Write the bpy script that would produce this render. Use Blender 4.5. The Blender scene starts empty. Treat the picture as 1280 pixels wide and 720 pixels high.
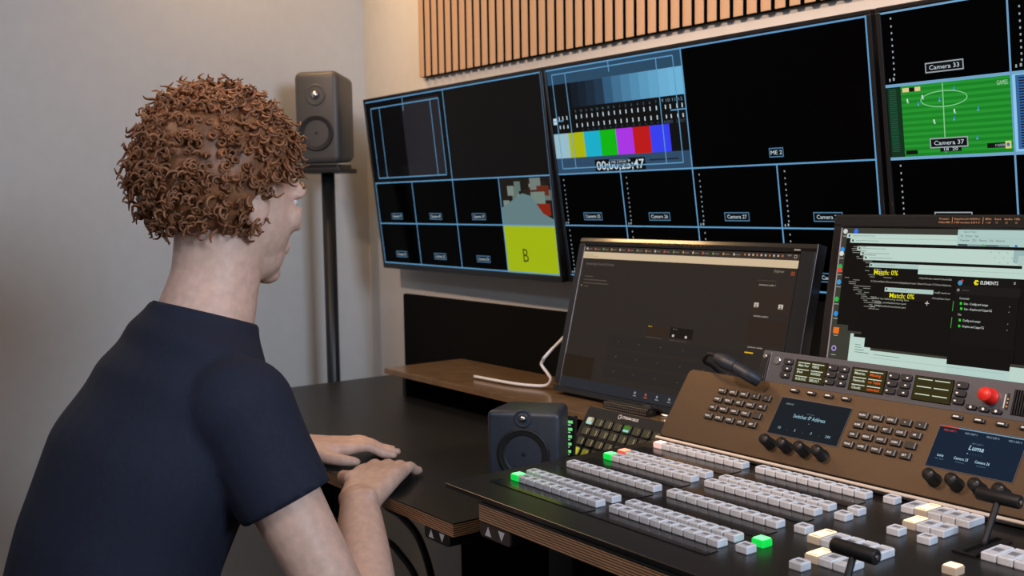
import bpy, bmesh, math, random
from mathutils import Matrix, Vector, Euler

random.seed(7)
K = 0.745            # metres per layout unit
ZF = 0.394           # floor lies this many layout units below z = 0
C = bpy.context.scene.collection
R = math.radians


def W(p):
    return Vector((p[0] * K, p[1] * K, (p[2] + ZF) * K))


# ------------------------------------------------------------------ camera
def set_camera():
    cd = bpy.data.cameras.new('camera')
    cd.sensor_width = 36.0
    cd.lens = 36.0 * 1335.95 / 1280.0
    cd.clip_start = 0.02
    co = bpy.data.objects.new('camera', cd)
    C.objects.link(co)
    yaw, pitch, roll = 0.930559934, 0.0808337479, 0.0156222957
    cy, sy, cp, sp = math.cos(yaw), math.sin(yaw), math.cos(pitch), math.sin(pitch)
    f = Vector((-sy * cp, cy * cp, -sp))
    r = Vector((cy, sy, 0))
    d = f.cross(r)
    r2 = math.cos(roll) * r + math.sin(roll) * d
    d2 = -math.sin(roll) * r + math.cos(roll) * d
    m = Matrix((r2, -d2, -f)).transposed().to_4x4()
    m.translation = W((2.16263697, -1.72830858, 1.24771239))
    co.matrix_world = m
    bpy.context.scene.camera = co
    cd.dof.use_dof = True
    cd.dof.focus_distance = 1.75 * K
    cd.dof.aperture_fstop = 9.0


set_camera()

# ------------------------------------------------------------------ world, lights, exposure
wd = bpy.data.worlds.new('world')
bpy.context.scene.world = wd
wd.use_nodes = True
wd.node_tree.nodes['Background'].inputs[0].default_value = (0.55, 0.62, 0.75, 1)
wd.node_tree.nodes['Background'].inputs[1].default_value = 0.02
vs = bpy.context.scene.view_settings
vs.view_transform = 'Standard'
vs.look = 'None'
vs.gamma = 1
vs.use_curve_mapping = False
vs.exposure = 0.0


def light(name, kind, loc, target, power, col, **kw):
    ld = bpy.data.lights.new(name, kind)
    ld.energy = power
    ld.color = col
    for k, v in kw.items():
        setattr(ld, k, v)
    o = bpy.data.objects.new(name, ld)
    C.objects.link(o)
    o.location = W(loc)
    dv = W(target) - W(loc)
    o.rotation_euler = dv.to_track_quat('-Z', 'Y').to_euler()
    return o


WARM = (1.0, 0.69, 0.49)
COOL = (0.64, 0.79, 1.0)
for i, x in enumerate((0.15, 1.35)):
    light('ceiling_spot_lamp', 'SPOT', (x, -2.1, 2.80), (x, 0.17, 1.72), 92, WARM, spot_size=R(66), spot_blend=0.6, shadow_soft_size=0.05)
light('bezel_highlight_light', 'AREA', (-1.02, -0.42, 2.45), (0.3, -0.2, 1.2), 5.0, (1.0, 0.62, 0.27), shape='RECTANGLE', size=0.34, size_y=0.26)  # added warm area light for the monitor bezel highlight; no sconce stands here
light('ceiling_panel_lamp', 'AREA', (1.9, -1.9, 2.83), (1.9, -1.9, 0), 5, WARM, shape='RECTANGLE', size=0.9, size_y=0.4)
light('cool_side_light', 'AREA', (3.6, -0.75, 2.2), (-1.2, -0.55, 1.7), 17, COOL, shape='RECTANGLE', size=0.7, size_y=0.7, spread=R(120))  # added cool area light from the right; the wall has no window
light('ceiling_panel_lamp', 'AREA', (1.3, -3.0, 2.83), (1.2, -0.6, 0.8), 12, COOL, shape='RECTANGLE', size=0.8, size_y=0.4)


# ------------------------------------------------------------------ materials
def lin(c):
    return tuple((v / 255 / 12.92 if v / 255 <= 0.04045 else ((v / 255 + 0.055) / 1.055) ** 2.4) for v in c)


MATS = {}


def pm(name, col, rough=0.5, metal=0.0, spec=0.5, noise=0.0, nscale=40, bump=0.0, coat=0.0, trans=0.0, nstretch=(1, 1, 1)):
    """principled material with optional procedural mottling and bump"""
    if name in MATS:
        return MATS[name]
    m = bpy.data.materials.new(name)
    m.use_nodes = True
    nt = m.node_tree
    b = nt.nodes['Principled BSDF']
    b.inputs['Base Color'].default_value = (*col, 1)
    b.inputs['Roughness'].default_value = rough
    b.inputs['Metallic'].default_value = metal
    b.inputs['Specular IOR Level'].default_value = spec
    b.inputs['Coat Weight'].default_value = coat
    b.inputs['Coat Roughness'].default_value = 0.1
    b.inputs['Transmission Weight'].default_value = trans
    if noise or bump:
        tc = nt.nodes.new('ShaderNodeTexCoord')
        mp = nt.nodes.new('ShaderNodeMapping')
        mp.inputs['Scale'].default_value = nstretch
        nz = nt.nodes.new('ShaderNodeTexNoise')
        nz.inputs['Scale'].default_value = nscale
        nz.inputs['Detail'].default_value = 5
        nt.links.new(tc.outputs['Object'], mp.inputs[0])
        nt.links.new(mp.outputs[0], nz.inputs['Vector'])
        if noise:
            cr = nt.nodes.new('ShaderNodeValToRGB')
            cr.color_ramp.elements[0].position = 0.3
            cr.color_ramp.elements[1].position = 0.7
            cr.color_ramp.elements[0].color = (*[v * (1 - noise) for v in col], 1)
            cr.color_ramp.elements[1].color = (*[min(1, v * (1 + noise)) for v in col], 1)
            nt.links.new(nz.outputs[0], cr.inputs[0])
            nt.links.new(cr.outputs[0], b.inputs['Base Color'])
        if bump:
            bp = nt.nodes.new('ShaderNodeBump')
            bp.inputs['Strength'].default_value = bump
            bp.inputs['Distance'].default_value = 0.002
            nt.links.new(nz.outputs[0], bp.inputs['Height'])
            nt.links.new(bp.outputs[0], b.inputs['Normal'])
    MATS[name] = m
    return m


def em(c, s=1.0, name=None):
    """light-giving material of an sRGB colour"""
    key = name or 'glow_%d_%d_%d_%g' % (*c, s)
    if key in MATS:
        return MATS[key]
    m = bpy.data.materials.new(key)
    m.use_nodes = True
    b = m.node_tree.nodes['Principled BSDF']
    b.inputs['Base Color'].default_value = (0.004, 0.004, 0.004, 1)
    b.inputs['Roughness'].default_value = 0.15
    b.inputs['Specular IOR Level'].default_value = 0.03
    b.inputs['Emission Color'].default_value = (*lin(c), 1)
    b.inputs['Emission Strength'].default_value = s
    MATS[key] = m
    return m


def ply_mat():
    m = bpy.data.materials.new('plywood_edge')
    m.use_nodes = True
    nt = m.node_tree
    b = nt.nodes['Principled BSDF']
    tc = nt.nodes.new('ShaderNodeTexCoord')
    sx = nt.nodes.new('ShaderNodeSeparateXYZ')
    nt.links.new(tc.outputs['Object'], sx.inputs[0])
    mul = nt.nodes.new('ShaderNodeMath')
    mul.operation = 'MULTIPLY'
    mul.inputs[1].default_value = 1 / 0.0030
    nt.links.new(sx.outputs['Z'], mul.inputs[0])
    fr = nt.nodes.new('ShaderNodeMath')
    fr.operation = 'FRACT'
    nt.links.new(mul.outputs[0], fr.inputs[0])
    cr = nt.nodes.new('ShaderNodeValToRGB')
    e = cr.color_ramp.elements
    e[0].position = 0.36
    e[0].color = (0.12, 0.050, 0.022, 1)
    e[1].position = 0.52
    e[1].color = (0.80, 0.46, 0.23, 1)
    nt.links.new(fr.outputs[0], cr.inputs[0])
    nz = nt.nodes.new('ShaderNodeTexNoise')
    nz.inputs['Scale'].default_value = 60
    mp = nt.nodes.new('ShaderNodeMapping')
    mp.inputs['Scale'].default_value = (0.3, 0.3, 4)
    nt.links.new(tc.outputs['Object'], mp.inputs[0])
    nt.links.new(mp.outputs[0], nz.inputs['Vector'])
    mx = nt.nodes.new('ShaderNodeMixRGB')
    mx.blend_type = 'MULTIPLY'
    mx.inputs[0].default_value = 0.6
    nt.links.new(cr.outputs[0], mx.inputs[1])
    nt.links.new(nz.outputs[0], mx.inputs[2])
    nt.links.new(mx.outputs[0], b.inputs['Base Color'])
    b.inputs['Roughness'].default_value = 0.6
    return m


M_WALL = pm('wall_paint', (0.62, 0.60, 0.57), 0.9, noise=0.02, nscale=30, bump=0.05, spec=0.2)
M_CEIL = pm('ceiling_paint', (0.7, 0.7, 0.68), 0.9, spec=0.2)
M_FLOOR = pm('floor_carpet', (0.05, 0.05, 0.055), 0.95, noise=0.3, nscale=200, bump=0.3)
M_SLAT = pm('oak_veneer', (0.50, 0.315, 0.19), 0.55, noise=0.12, nscale=14, nstretch=(6, 6, 0.35), bump=0.05)
M_FELT = pm('black_felt', (0.006, 0.006, 0.006), 1.0, spec=0.05)
M_BLACK = pm('black_plastic', (0.010, 0.010, 0.011), 0.35)
M_TVFRAME = pm('display_frame', (0.008, 0.008, 0.009), 0.3)
M_GLASS = pm('screen_glass', (0.0010, 0.0010, 0.0014), 0.10, spec=0.02)
M_GLOSS = pm('monitor_glass', (0.004, 0.0035, 0.003), 0.2, spec=0.25)
M_BEZEL = pm('monitor_bezel', (0.008, 0.0075, 0.007), 0.2, coat=0.6)
M_SIDE = pm('monitor_side', (0.12, 0.13, 0.16), 0.25, metal=0.7)
M_DESK = pm('desk_laminate', (0.012, 0.012, 0.012), 0.38, noise=0.25, nscale=70, bump=0.03)
M_CHAIR = pm('chair_fabric', (0.016, 0.017, 0.020), 0.8, noise=0.2, nscale=200, bump=0.15)
M_PLY = ply_mat()
M_SHELF = pm('shelf_wall_reflection', (0.17, 0.105, 0.055), 0.22, noise=0.2, nscale=30, coat=0.2)  # brown base stands in for the warm wall mirrored in the shelf
M_CHASSIS = pm('mixer_chassis', (0.012, 0.011, 0.011), 0.3, noise=0.15, nscale=300, bump=0.04)
M_HEAD = pm('mixer_head_metal', (0.130, 0.090, 0.058), 0.33, metal=0.75, noise=0.08, nscale=400, bump=0.03)  # grey metal with its warm reflection painted in as brown
M_LIP = pm('mixer_lip_metal', (0.80, 0.70, 0.61), 0.3, metal=0.35)
M_STRIP = pm('label_strip_glass', (0.006, 0.006, 0.009), 0.20, coat=0.25)
M_CAP = pm('clear_grey_cap', (0.74, 0.77, 0.82), 0.18, spec=0.7, noise=0.08, nscale=120, coat=0.4)
M_KEY = pm('keypad_key', (0.020, 0.019, 0.018), 0.4)
M_KEYSIDE = pm('keypad_key_side', (0.16, 0.15, 0.14), 0.35)
M_PRINT = pm('white_print', (0.75, 0.76, 0.76), 0.6)
M_KNOB = pm('black_knob', (0.008, 0.008, 0.009), 0.5, spec=0.35)
M_ICFACE = pm('intercom_face', (0.10, 0.105, 0.125), 0.4, metal=0.5, noise=0.06, nscale=300)
M_RUBBER = pm('rubber_key', (0.010, 0.011, 0.016), 0.45)
M_RED = pm('red_knob', (0.72, 0.020, 0.012), 0.4)
M_STEEL = pm('steel', (0.55, 0.55, 0.56), 0.3, metal=1)
M_SPK = pm('speaker_grey', (0.075, 0.068, 0.062), 0.45, noise=0.06, nscale=200)
M_SPKB = pm('speaker_black', (0.034, 0.041, 0.055), 0.4, noise=0.15, nscale=120)
M_CONE = pm('speaker_cone', (0.008, 0.008, 0.008), 0.55)
M_CHROME = pm('bright_dome', (0.75, 0.74, 0.72), 0.2, metal=1)
M_LEG = pm('desk_steel_black', (0.010, 0.010, 0.010), 0.4)
M_WIRE = pm('white_wire', (0.75, 0.76, 0.80), 0.45)
M_WIREB = pm('black_wire', (0.008, 0.008, 0.009), 0.5)
M_MIC = pm('plug_rubber', (0.016, 0.020, 0.028), 0.5, noise=0.3, nscale=200)

CYAN = em((94, 150, 192))
CYAND = em((74, 118, 152))
UIW = em((196, 212, 220))


# ------------------------------------------------------------------ mesh helpers
class MB:
    def __init__(self, off=(0, 0, 0)):
        self.bm = bmesh.new()
        self.mats = []
        self.off = Vector(off)

    def mi(self, mat):
        if mat not in self.mats:
            self.mats.append(mat)
        return self.mats.index(mat)

    def take(self, t, mat, M=None, smooth=False):
        i = self.mi(mat)
        for f in t.faces:
            f.material_index = i
            f.smooth = smooth
        if M is not None:
            bmesh.ops.transform(t, matrix=M, verts=t.verts)
        me = bpy.data.meshes.new('tmp')
        t.to_mesh(me)
        t.free()
        self.bm.from_mesh(me)
        bpy.data.meshes.remove(me)
        return self

    def box(self, c, s, mat, bev=0.0, seg=2, M=None, smooth=False):
        t = bmesh.new()
        bmesh.ops.create_cube(t, size=1)
        for v in t.verts:
            v.co = Vector((v.co.x * s[0] + c[0], v.co.y * s[1] + c[1], v.co.z * s[2] + c[2]))
        if bev:
            bmesh.ops.bevel(t, geom=list(t.edges), offset=bev, segments=seg, affect='EDGES', profile=0.5)
        return self.take(t, mat, M, smooth)

    def rbox(self, c, s, mat, rad, axis='y', bev=0.0, seg=5, M=None):
        """box with the four edges along one axis rounded by rad"""
        t = bmesh.new()
        bmesh.ops.create_cube(t, size=1)
        for v in t.verts:
            v.co = Vector((v.co.x * s[0] + c[0], v.co.y * s[1] + c[1], v.co.z * s[2] + c[2]))
        ai = 'xyz'.index(axis)
        ed = [e for e in t.edges if abs((e.verts[0].co - e.verts[1].co)[ai]) > 1e-6]
        bmesh.ops.bevel(t, geom=ed, offset=rad, segments=seg, affect='EDGES', profile=0.5)
        if bev:
            ed = [e for e in t.edges if abs((e.verts[0].co - e.verts[1].co)[ai]) < 1e-6 and any(abs(f.normal[ai]) > 0.9 for f in e.link_faces)]
            bmesh.ops.bevel(t, geom=ed, offset=bev, segments=2, affect='EDGES', profile=0.5)
        return self.take(t, mat, M)

    def cyl(self, p0, p1, r0, mat, r1=None, seg=24, bev=0.0, M=None, smooth=True):
        r1 = r0 if r1 is None else r1
        p0, p1 = Vector(p0), Vector(p1)
        d = p1 - p0
        t = bmesh.new()
        bmesh.ops.create_cone(t, cap_ends=True, segments=seg, radius1=r0, radius2=r1, depth=d.length)
        if bev:
            ed = [e for e in t.edges if any(len(f.verts) > 4 for f in e.link_faces)]
            bmesh.ops.bevel(t, geom=ed, offset=bev, segments=3, affect='EDGES', profile=0.5)
        q = d.to_track_quat('Z', 'Y').to_matrix().to_4x4()
        q.translation = (p0 + p1) / 2
        bmesh.ops.transform(t, matrix=q, verts=t.verts)
        i = self.mi(mat)
        for f in t.faces:
            f.smooth = smooth and len(f.verts) <= 4
            f.material_index = i
        if M is not None:
            bmesh.ops.transform(t, matrix=M, verts=t.verts)
        me = bpy.data.meshes.new('tmp')
        t.to_mesh(me)
        t.free()
        self.bm.from_mesh(me)
        bpy.data.meshes.remove(me)
        return self

    def lathe(self, prof, mat, M=None, seg=32):
        """profile of (radius, height) spun about local z"""
        t = bmesh.new()
        rings = []
        for r, z in prof:
            rings.append([t.verts.new((r * math.cos(2 * math.pi * k / seg), r * math.sin(2 * math.pi * k / seg), z)) for k in range(seg)])
        for a, b in zip(rings, rings[1:]):
            for k in range(seg):
                t.faces.new((a[k], a[(k + 1) % seg], b[(k + 1) % seg], b[k]))
        if prof[0][0] > 1e-5:
            t.faces.new(rings[0][::-1])
        if prof[-1][0] > 1e-5:
            t.faces.new(rings[-1])
        bmesh.ops.remove_doubles(t, verts=t.verts, dist=1e-6)
        return self.take(t, mat, M, True)

    def tube(self, pts, rad, mat, seg=10, sub=8, radii=None):
        P = [Vector(p) for p in pts]
        # catmull-rom
        Q, RR = [], []
        n = len(P)
        for i in range(n - 1):
            p0, p1, p2, p3 = P[max(i - 1, 0)], P[i], P[i + 1], P[min(i + 2, n - 1)]
            for k in range(sub):
                u = k / sub
                Q.append(0.5 * ((2 * p1) + (-p0 + p2) * u + (2 * p0 - 5 * p1 + 4 * p2 - p3) * u * u + (-p0 + 3 * p1 - 3 * p2 + p3) * u ** 3))
                RR.append(rad if radii is None else radii[i] * (1 - u) + radii[i + 1] * u)
        Q.append(P[-1])
        RR.append(rad if radii is None else radii[-1])
        t = bmesh.new()
        rings = []
        up = Vector((0.123, 0.31, 0.94)).normalized()
        for i, q in enumerate(Q):
            d = (Q[min(i + 1, len(Q) - 1)] - Q[max(i - 1, 0)]).normalized()
            a = d.cross(up)
            if a.length < 1e-3:
                a = d.cross(Vector((1, 0, 0)))
            a.normalize()
            b = d.cross(a)
            up = -b if b.dot(up) < 0 else b
            rings.append([t.verts.new(q + RR[i] * (math.cos(2 * math.pi * k / seg) * a + math.sin(2 * math.pi * k / seg) * up)) for k in range(seg)])
        for a, b in zip(rings, rings[1:]):
            for k in range(seg):
                t.faces.new((a[k], a[(k + 1) % seg], b[(k + 1) % seg], b[k]))
        t.faces.new(rings[0][::-1])
        t.faces.new(rings[-1])
        bmesh.ops.recalc_face_normals(t, faces=t.faces)
        return self.take(t, mat, None, True)

    def quad(self, x0, x1, z0, z1, y, mat):
        t = bmesh.new()
        t.faces.new([t.verts.new(v) for v in ((x0, y, z0), (x1, y, z0), (x1, y, z1), (x0, y, z1))])
        return self.take(t, mat)

    def poly(self, pts, y, mat):
        t = bmesh.new()
        t.faces.new([t.verts.new((x, y, z)) for x, z in pts])
        return self.take(t, mat)

    def line(self, x0, z0, x1, z1, w, y, mat):
        d = Vector((x1 - x0, z1 - z0)).normalized()
        n = Vector((-d.y, d.x)) * w / 2
        return self.poly([(x0 + n.x, z0 + n.y), (x0 - n.x, z0 - n.y), (x1 - n.x, z1 - n.y), (x1 + n.x, z1 + n.y)], y, mat)

    def frame(self, x0, x1, z0, z1, w, y, mat):
        self.quad(x0, x1, z1 - w, z1, y, mat)
        self.quad(x0, x1, z0, z0 + w, y, mat)
        self.quad(x0, x0 + w, z0 + w, z1 - w, y, mat)
        self.quad(x1 - w, x1, z0 + w, z1 - w, y, mat)
        return self

    def disc(self, x, z, r, y, mat, seg=16, rz=None):
        rz = rz or r
        return self.poly([(x + r * math.cos(2 * math.pi * k / seg), z + rz * math.sin(2 * math.pi * k / seg)) for k in range(seg)], y, mat)

    def ring(self, x, z, r, w, y, mat, seg=48, rz=None):
        rz = rz or r
        for k in range(seg):
            a, b = 2 * math.pi * k / seg, 2 * math.pi * (k + 1) / seg
            self.poly([(x + r * math.cos(a), z + rz * math.sin(a)), (x + r * math.cos(b), z + rz * math.sin(b)),
                       (x + (r - w) * math.cos(b), z + (rz - w) * math.sin(b)), (x + (r - w) * math.cos(a), z + (rz - w) * math.sin(a))], y, mat)
        return self

    def text(self, s, x, z, y, h, mat, align='LEFT', bold=0.0, width=None, shear=0.0, M=None):
        """lettering in the xz plane, facing -y; h is the capital height"""
        cu = bpy.data.curves.new('lettering', 'FONT')
        cu.body = s
        cu.align_x = align
        cu.offset = bold
        cu.shear = shear
        cu.resolution_u = 2
        ob = bpy.data.objects.new('lettering', cu)
        me = bpy.data.meshes.new_from_object(ob)
        t = bmesh.new()
        t.from_mesh(me)
        bpy.data.objects.remove(ob)
        bpy.data.curves.remove(cu)
        bpy.data.meshes.remove(me)
        k = h / 0.70
        kx = k
        if width and t.verts:
            xs = [v.co.x for v in t.verts]
            kx = width / max(1e-6, max(xs) - min(xs))
        for v in t.verts:
            v.co = Vector((x + v.co.x * kx, y, z + v.co.y * k))
        return self.take(t, mat, M)

    def build(self, name, parent=None, loc=None, rot=None, **props):
        for v in self.bm.verts:
            v.co = (v.co + self.off) * K
        me = bpy.data.meshes.new(name)
        self.bm.to_mesh(me)
        self.bm.free()
        for m in self.mats:
            me.materials.append(m)
        o = bpy.data.objects.new(name, me)
        C.objects.link(o)
        if parent:
            o.parent = parent
        if loc is not None:
            o.location = (Vector(loc) * K) if parent else W(loc)
        elif parent is None:
            o.location = (0, 0, ZF * K)
        if rot:
            o.rotation_euler = rot
        for k, v in props.items():
            o[k] = v
        return o


def thing(name, label, cat, loc=(0, 0, 0), rot=(0, 0, 0), group=None):
    o = bpy.data.objects.new(name, None)
    o.empty_display_size = 0.05
    C.objects.link(o)
    o.location = W(loc)
    o.rotation_euler = rot
    o['label'] = label
    o['category'] = cat
    if group:
        o['group'] = group
    return o


def dup(o, parent, loc, **props):
    c = o.copy()
    C.objects.link(c)
    c.parent = parent
    c.location = Vector(loc) * K
    for k, v in props.items():
        c[k] = v
    return c


# ------------------------------------------------------------------ the setting
XL, XR, YB, YF, ZT = -1.2466, 3.75, 0.17, -3.9, 2.86
T = 0.1
MB().box(((XL + XR) / 2, (YB + YF) / 2, -ZF - T / 2), (XR - XL + 2 * T, YB - YF + 2 * T, T), M_FLOOR).build('floor', kind='structure')
MB().box(((XL + XR) / 2, (YB + YF) / 2, ZT + T / 2), (XR - XL + 2 * T, YB - YF + 2 * T, T), M_CEIL).build('ceiling', kind='structure')
HZ = (ZT - ZF) / 2
MB().box(((XL + XR) / 2, YB + T / 2, HZ), (XR - XL + 2 * T, T, ZT + ZF), M_WALL).build('wall_back', kind='structure')
MB().box(((XL + XR) / 2, YF - T / 2, HZ), (XR - XL + 2 * T, T, ZT + ZF), M_WALL).build('wall_front', kind='structure')
MB().box((XL - T / 2, (YB + YF) / 2, HZ), (T, YB - YF, ZT + ZF), M_WALL).build('wall_left', kind='structure')
MB().box((XR + T / 2, (YB + YF) / 2, HZ), (T, YB - YF, ZT + ZF), M_WALL).build('wall_right', kind='structure')
MB().box((XL + 0.01, (YB + YF) / 2, -ZF + 0.05), (0.02, YB - YF, 0.1), M_CEIL, bev=0.004).build('baseboard_left', kind='structure')
MB().box(((XL + XR) / 2, YB - 0.01, -ZF + 0.05), (XR - XL - 0.04, 0.02, 0.1), M_CEIL, bev=0.004).build('baseboard_back', kind='structure')

# slatted oak panel on the back wall
sp = thing('slat_panel', 'oak slat acoustic panel with black gaps, on the wall above the displays', 'wall panel', (0.9, YB, 1.655))
SX0, SX1, SZ0, SZ1 = -0.842, 2.66, 1.655, ZT - 0.002
m = MB(off=(-0.9, -YB, -1.655))
m.box(((SX0 + SX1) / 2, YB - 0.004, (SZ0 + SZ1) / 2), (SX1 - SX0, 0.008, SZ1 - SZ0), M_FELT)
m.build('felt_backing', sp)
pitch = 0.0394
slat0 = MB()
slat0.box((0, 0.002, (SZ1 - SZ0) / 2), (0.0270, 0.0125, SZ1 - SZ0), M_FELT)
slat0.box((0, -0.0057, (SZ1 - SZ0) / 2), (0.0274, 0.0030, SZ1 - SZ0), M_SLAT, bev=0.001)
s0 = slat0.build('slat', sp, loc=(SX0 + 0.0136 - 0.9, -0.016, 0))
n = int((SX1 - SX0) / pitch)
for i in range(1, n):
    dup(s0, sp, (SX0 + 0.0136 - 0.9 + i * pitch, -0.016, 0))


# ------------------------------------------------------------------ wall displays
DW, DH = 0.95, 0.534375


def display(x0, tilt, yaw, label, paint, dy=0.0):
    base = thing('wall_display', label, 'display', (0, 0, 0), (R(tilt), 0, R(yaw)), 'wall displays in a row')
    M = Euler((R(tilt), 0, R(yaw))).to_matrix()
    tl = Vector((x0, dy, 1.58))
    off = Vector((-DW / 2, 0, DH))
    # base point sits at the bottom centre of the picture
    p = tl + M @ Vector((DW / 2, 0, -DH)) if yaw == 0 else Vector((x0 + DW, dy, 1.58)) + M @ Vector((-DW / 2, 0, -DH))
    base.location = W(p)
    b = 0.0095
    f = MB(off)
    f.box((DW / 2, 0.02, b / 2 + 0.0005), (DW + 2 * b, 0.045, b - 0.001), M_TVFRAME, bev=0.0015)
    f.box((DW / 2, 0.02, -DH - 0.009), (DW + 2 * b, 0.045, 0.017), M_TVFRAME, bev=0.0015)
    f.box((-b / 2 - 0.0005, 0.02, -DH / 2), (b - 0.001, 0.045, DH + 0.002), M_TVFRAME, bev=0.0015)
    f.box((DW + b / 2 + 0.0005, 0.02, -DH / 2), (b - 0.001, 0.045, DH + 0.002), M_TVFRAME, bev=0.0015)
    f.box((DW / 2, 0.034, -DH / 2), (DW - 0.001, 0.016, DH - 0.001), M_TVFRAME)
    f.build('frame', base)
    mt = MB(off)
    mt.box((DW / 2, 0.058, -DH * 0.42), (0.42, 0.03, 0.30), M_LEG, bev=0.006)
    mt.box((DW / 2, 0.095, -DH * 0.42), (0.14, 0.056, 0.10), M_LEG, bev=0.004)
    mt.build('wall_bracket', base)
    s = MB(off)
    s.box((DW / 2, 0.0065, -DH / 2), (DW, 0.009, DH), M_GLASS)
    s_ = SC(s)
    paint(s_)
    s.build('screen', base)
    return base


class SC:
    """draws on a display in picture coordinates u,v (0..1, v down)"""

    def __init__(self, mb):
        self.m = mb
        self.d = 0

    def y(self):
        self.d += 1
        return 0.0018 - 0.00001 * self.d

    def rect(self, u0, v0, u1, v1, mat):
        self.m.quad(u0 * DW, u1 * DW, -v1 * DH, -v0 * DH, self.y(), mat)

    def line(self, u0, v0, u1, v1, w, mat):
        self.m.line(u0 * DW, -v0 * DH, u1 * DW, -v1 * DH, w, self.y(), mat)

    def text(self, s, u, v, h, mat, align='CENTER', bold=0.0, width=None):
        self.m.text(s, u * DW, -v * DH, self.y(), h * DH, mat, align, bold, width * DW if width else None)

    def tag(self, s, u0, v0, u1, v1, back=None):
        self.rect(u0, v0, u1, v1, CYAND if back is None else back)
        self.rect(u0 + 0.0022, v0 + 0.004, u1 - 0.0022, v1 - 0.004, em((6, 8, 12)))
        hh = (v1 - v0)
        self.text(s, (u0 + u1) / 2, v1 - hh * 0.3, hh * 0.42, UIW, width=(u1 - u0) * 0.78)

    def meter(self, u, v0, v1, k=9):
        for i in range(k):
            t = i / (k - 1)
            vv = v0 + (v1 - v0) * (t ** 0.9)
            du = 0.0015
            self.rect(u - du, vv - 0.0034, u + du, vv + 0.0034, em((150, 160, 165)))
        self.rect(u - 0.012, v1 + 0.012, u - 0.009, v1 + 0.022, em((150, 160, 165)))
        self.rect(u - 0.004, v1 + 0.010, u, v1 + 0.020, em((150, 160, 165)))


LW = 0.0034


def paint_bars(s):
    g = em((40, 72, 98))
    s.rect(0.0, 0.0, 0.5, 0.5, em((6, 8, 11)))
    s.rect(0.0, 0.0, 0.5, 0.074, g)
    s.rect(0.091, 0.074, 0.5, 0.19, em((74, 128, 164)))
    steps = [(0.091, (12, 22, 34)), (0.120, (16, 30, 45)), (0.151, (22, 40, 58)), (0.185, (30, 52, 74)), (0.219, (48, 88, 120)), (0.252, (62, 108, 142)), (0.285, (72, 124, 160)),
             (0.318, (80, 138, 174)), (0.350, (88, 150, 186)), (0.383, (96, 160, 196)), (0.416, (104, 170, 206)), (0.450, (108, 176, 212))]
    for i, (u, c) in enumerate(steps):
        s.rect(u, 0.0745, steps[i + 1][0] if i + 1 < len(steps) else 0.5, 0.19, em(c))
    # two rows of level ticks with figures
    for i in range(15):
        u = 0.099 + 0.3 * i / 14
        s.rect(u, 0.226, u + 0.0035, 0.244, UIW)
        s.rect(u, 0.266, u + 0.0035, 0.284, UIW)
        s.text(str((9 + i) % 20 if i < 7 else i - 7), u + 0.002, 0.214, 0.011, em((90, 120, 140)))
        if i:
            s.text('+%d' % (i % 8), u + 0.002, 0.302, 0.009, em((60, 80, 92)))
    for u in (0.43, 0.446, 0.468, 0.485, 0.03, 0.045, 0.062):
        s.rect(u, 0.226, u + 0.0035, 0.244, UIW)
        s.rect(u, 0.268, u + 0.0035, 0.284, UIW)
    s.text('9 10 11 12', 0.455, 0.214, 0.014, em((110, 140, 160)), width=0.07)
    s.text('AUDIO', 0.436, 0.305, 0.014, em((80, 96, 110)), width=0.03)
    s.text('LATENCY', 0.478, 0.305, 0.014, em((60, 76, 88)), width=0.03)
    s.rect(0.006, 0.232, 0.020, 0.262, UIW)
    # colour bars
    bars = [(0.0, (150, 186, 198)), (0.062, (168, 178, 10)), (0.124, (22, 172, 200)), (0.187, (10, 178, 14)), (0.248, (168, 52, 226)), (0.310, (186, 22, 22)), (0.371, (52, 62, 236)), (0.438, (6, 8, 12))]
    for i, (u, c) in enumerate(bars):
        s.rect(u, 0.307, bars[i + 1][0] if i + 1 < len(bars) else 0.5, 0.424, em(c))
    s.rect(0.0, 0.424, 0.5, 0.5, em((44, 72, 100)))
    s.rect(0.357, 0.452, 0.458, 0.458, em((20, 34, 48)))
    s.rect(0.155, 0.440, 0.343, 0.496, em((4, 5, 7)))
    s.text('00;00;25;47', 0.249, 0.488, 0.040, UIW, width=0.178, bold=0.012)
    s.tag('ME 2 PVW', 0.212, 0.443, 0.283, 0.468, CYAND)
    # safe area
    for a in ((0.022, 0.027, 0.472, 0.027), (0.022, 0.474, 0.472, 0.474), (0.022, 0.027, 0.022, 0.474), (0.472, 0.027, 0.472, 0.474), (0.077, 0.029, 0.077, 0.472), (0.416, 0.029, 0.416, 0.472)):
        s.line(*a, 0.0026, CYAN)
    s.line(0.248, 0.003, 0.248, 0.052, 0.0028, CYAN)
    s.line(0.448, 0.251, 0.499, 0.251, 0.0028, CYAN)
    s.line(0.004, 0.247, 0.048, 0.247, 0.0028, CYAN)
    s.tag('ME 2', 0.731, 0.436, 0.770, 0.473)
    for i in range(4):
        for j, (v0, v1) in enumerate(((0.687, 0.724), (0.920, 0.957))):
            uc = 0.122 + 0.25 * i
            s.tag('Camera %d' % (25 + i + 4 * j), uc - 0.037, v0, uc + 0.037, v1)
            s.meter(0.019 + 0.25 * i, (0.528, 0.775)[j], (0.722, 0.965)[j], 10)
    for v, u0, u1 in ((0.0, 0, 1), (0.5, 0, 1), (0.75, 0, 1), (1.0, 0, 1)):
        s.line(u0, min(max(v, 0.004), 0.996), u1, min(max(v, 0.004), 0.996), LW, CYAN)
    for u, v0 in ((0.0022, 0.5), (0.25, 0.5), (0.5, 0.0), (0.75, 0.5), (0.9978, 0.0)):
        s.line(u, v0, u, 1.0, LW, CYAN if u > 0.1 else em((30, 44, 56)))


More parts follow.
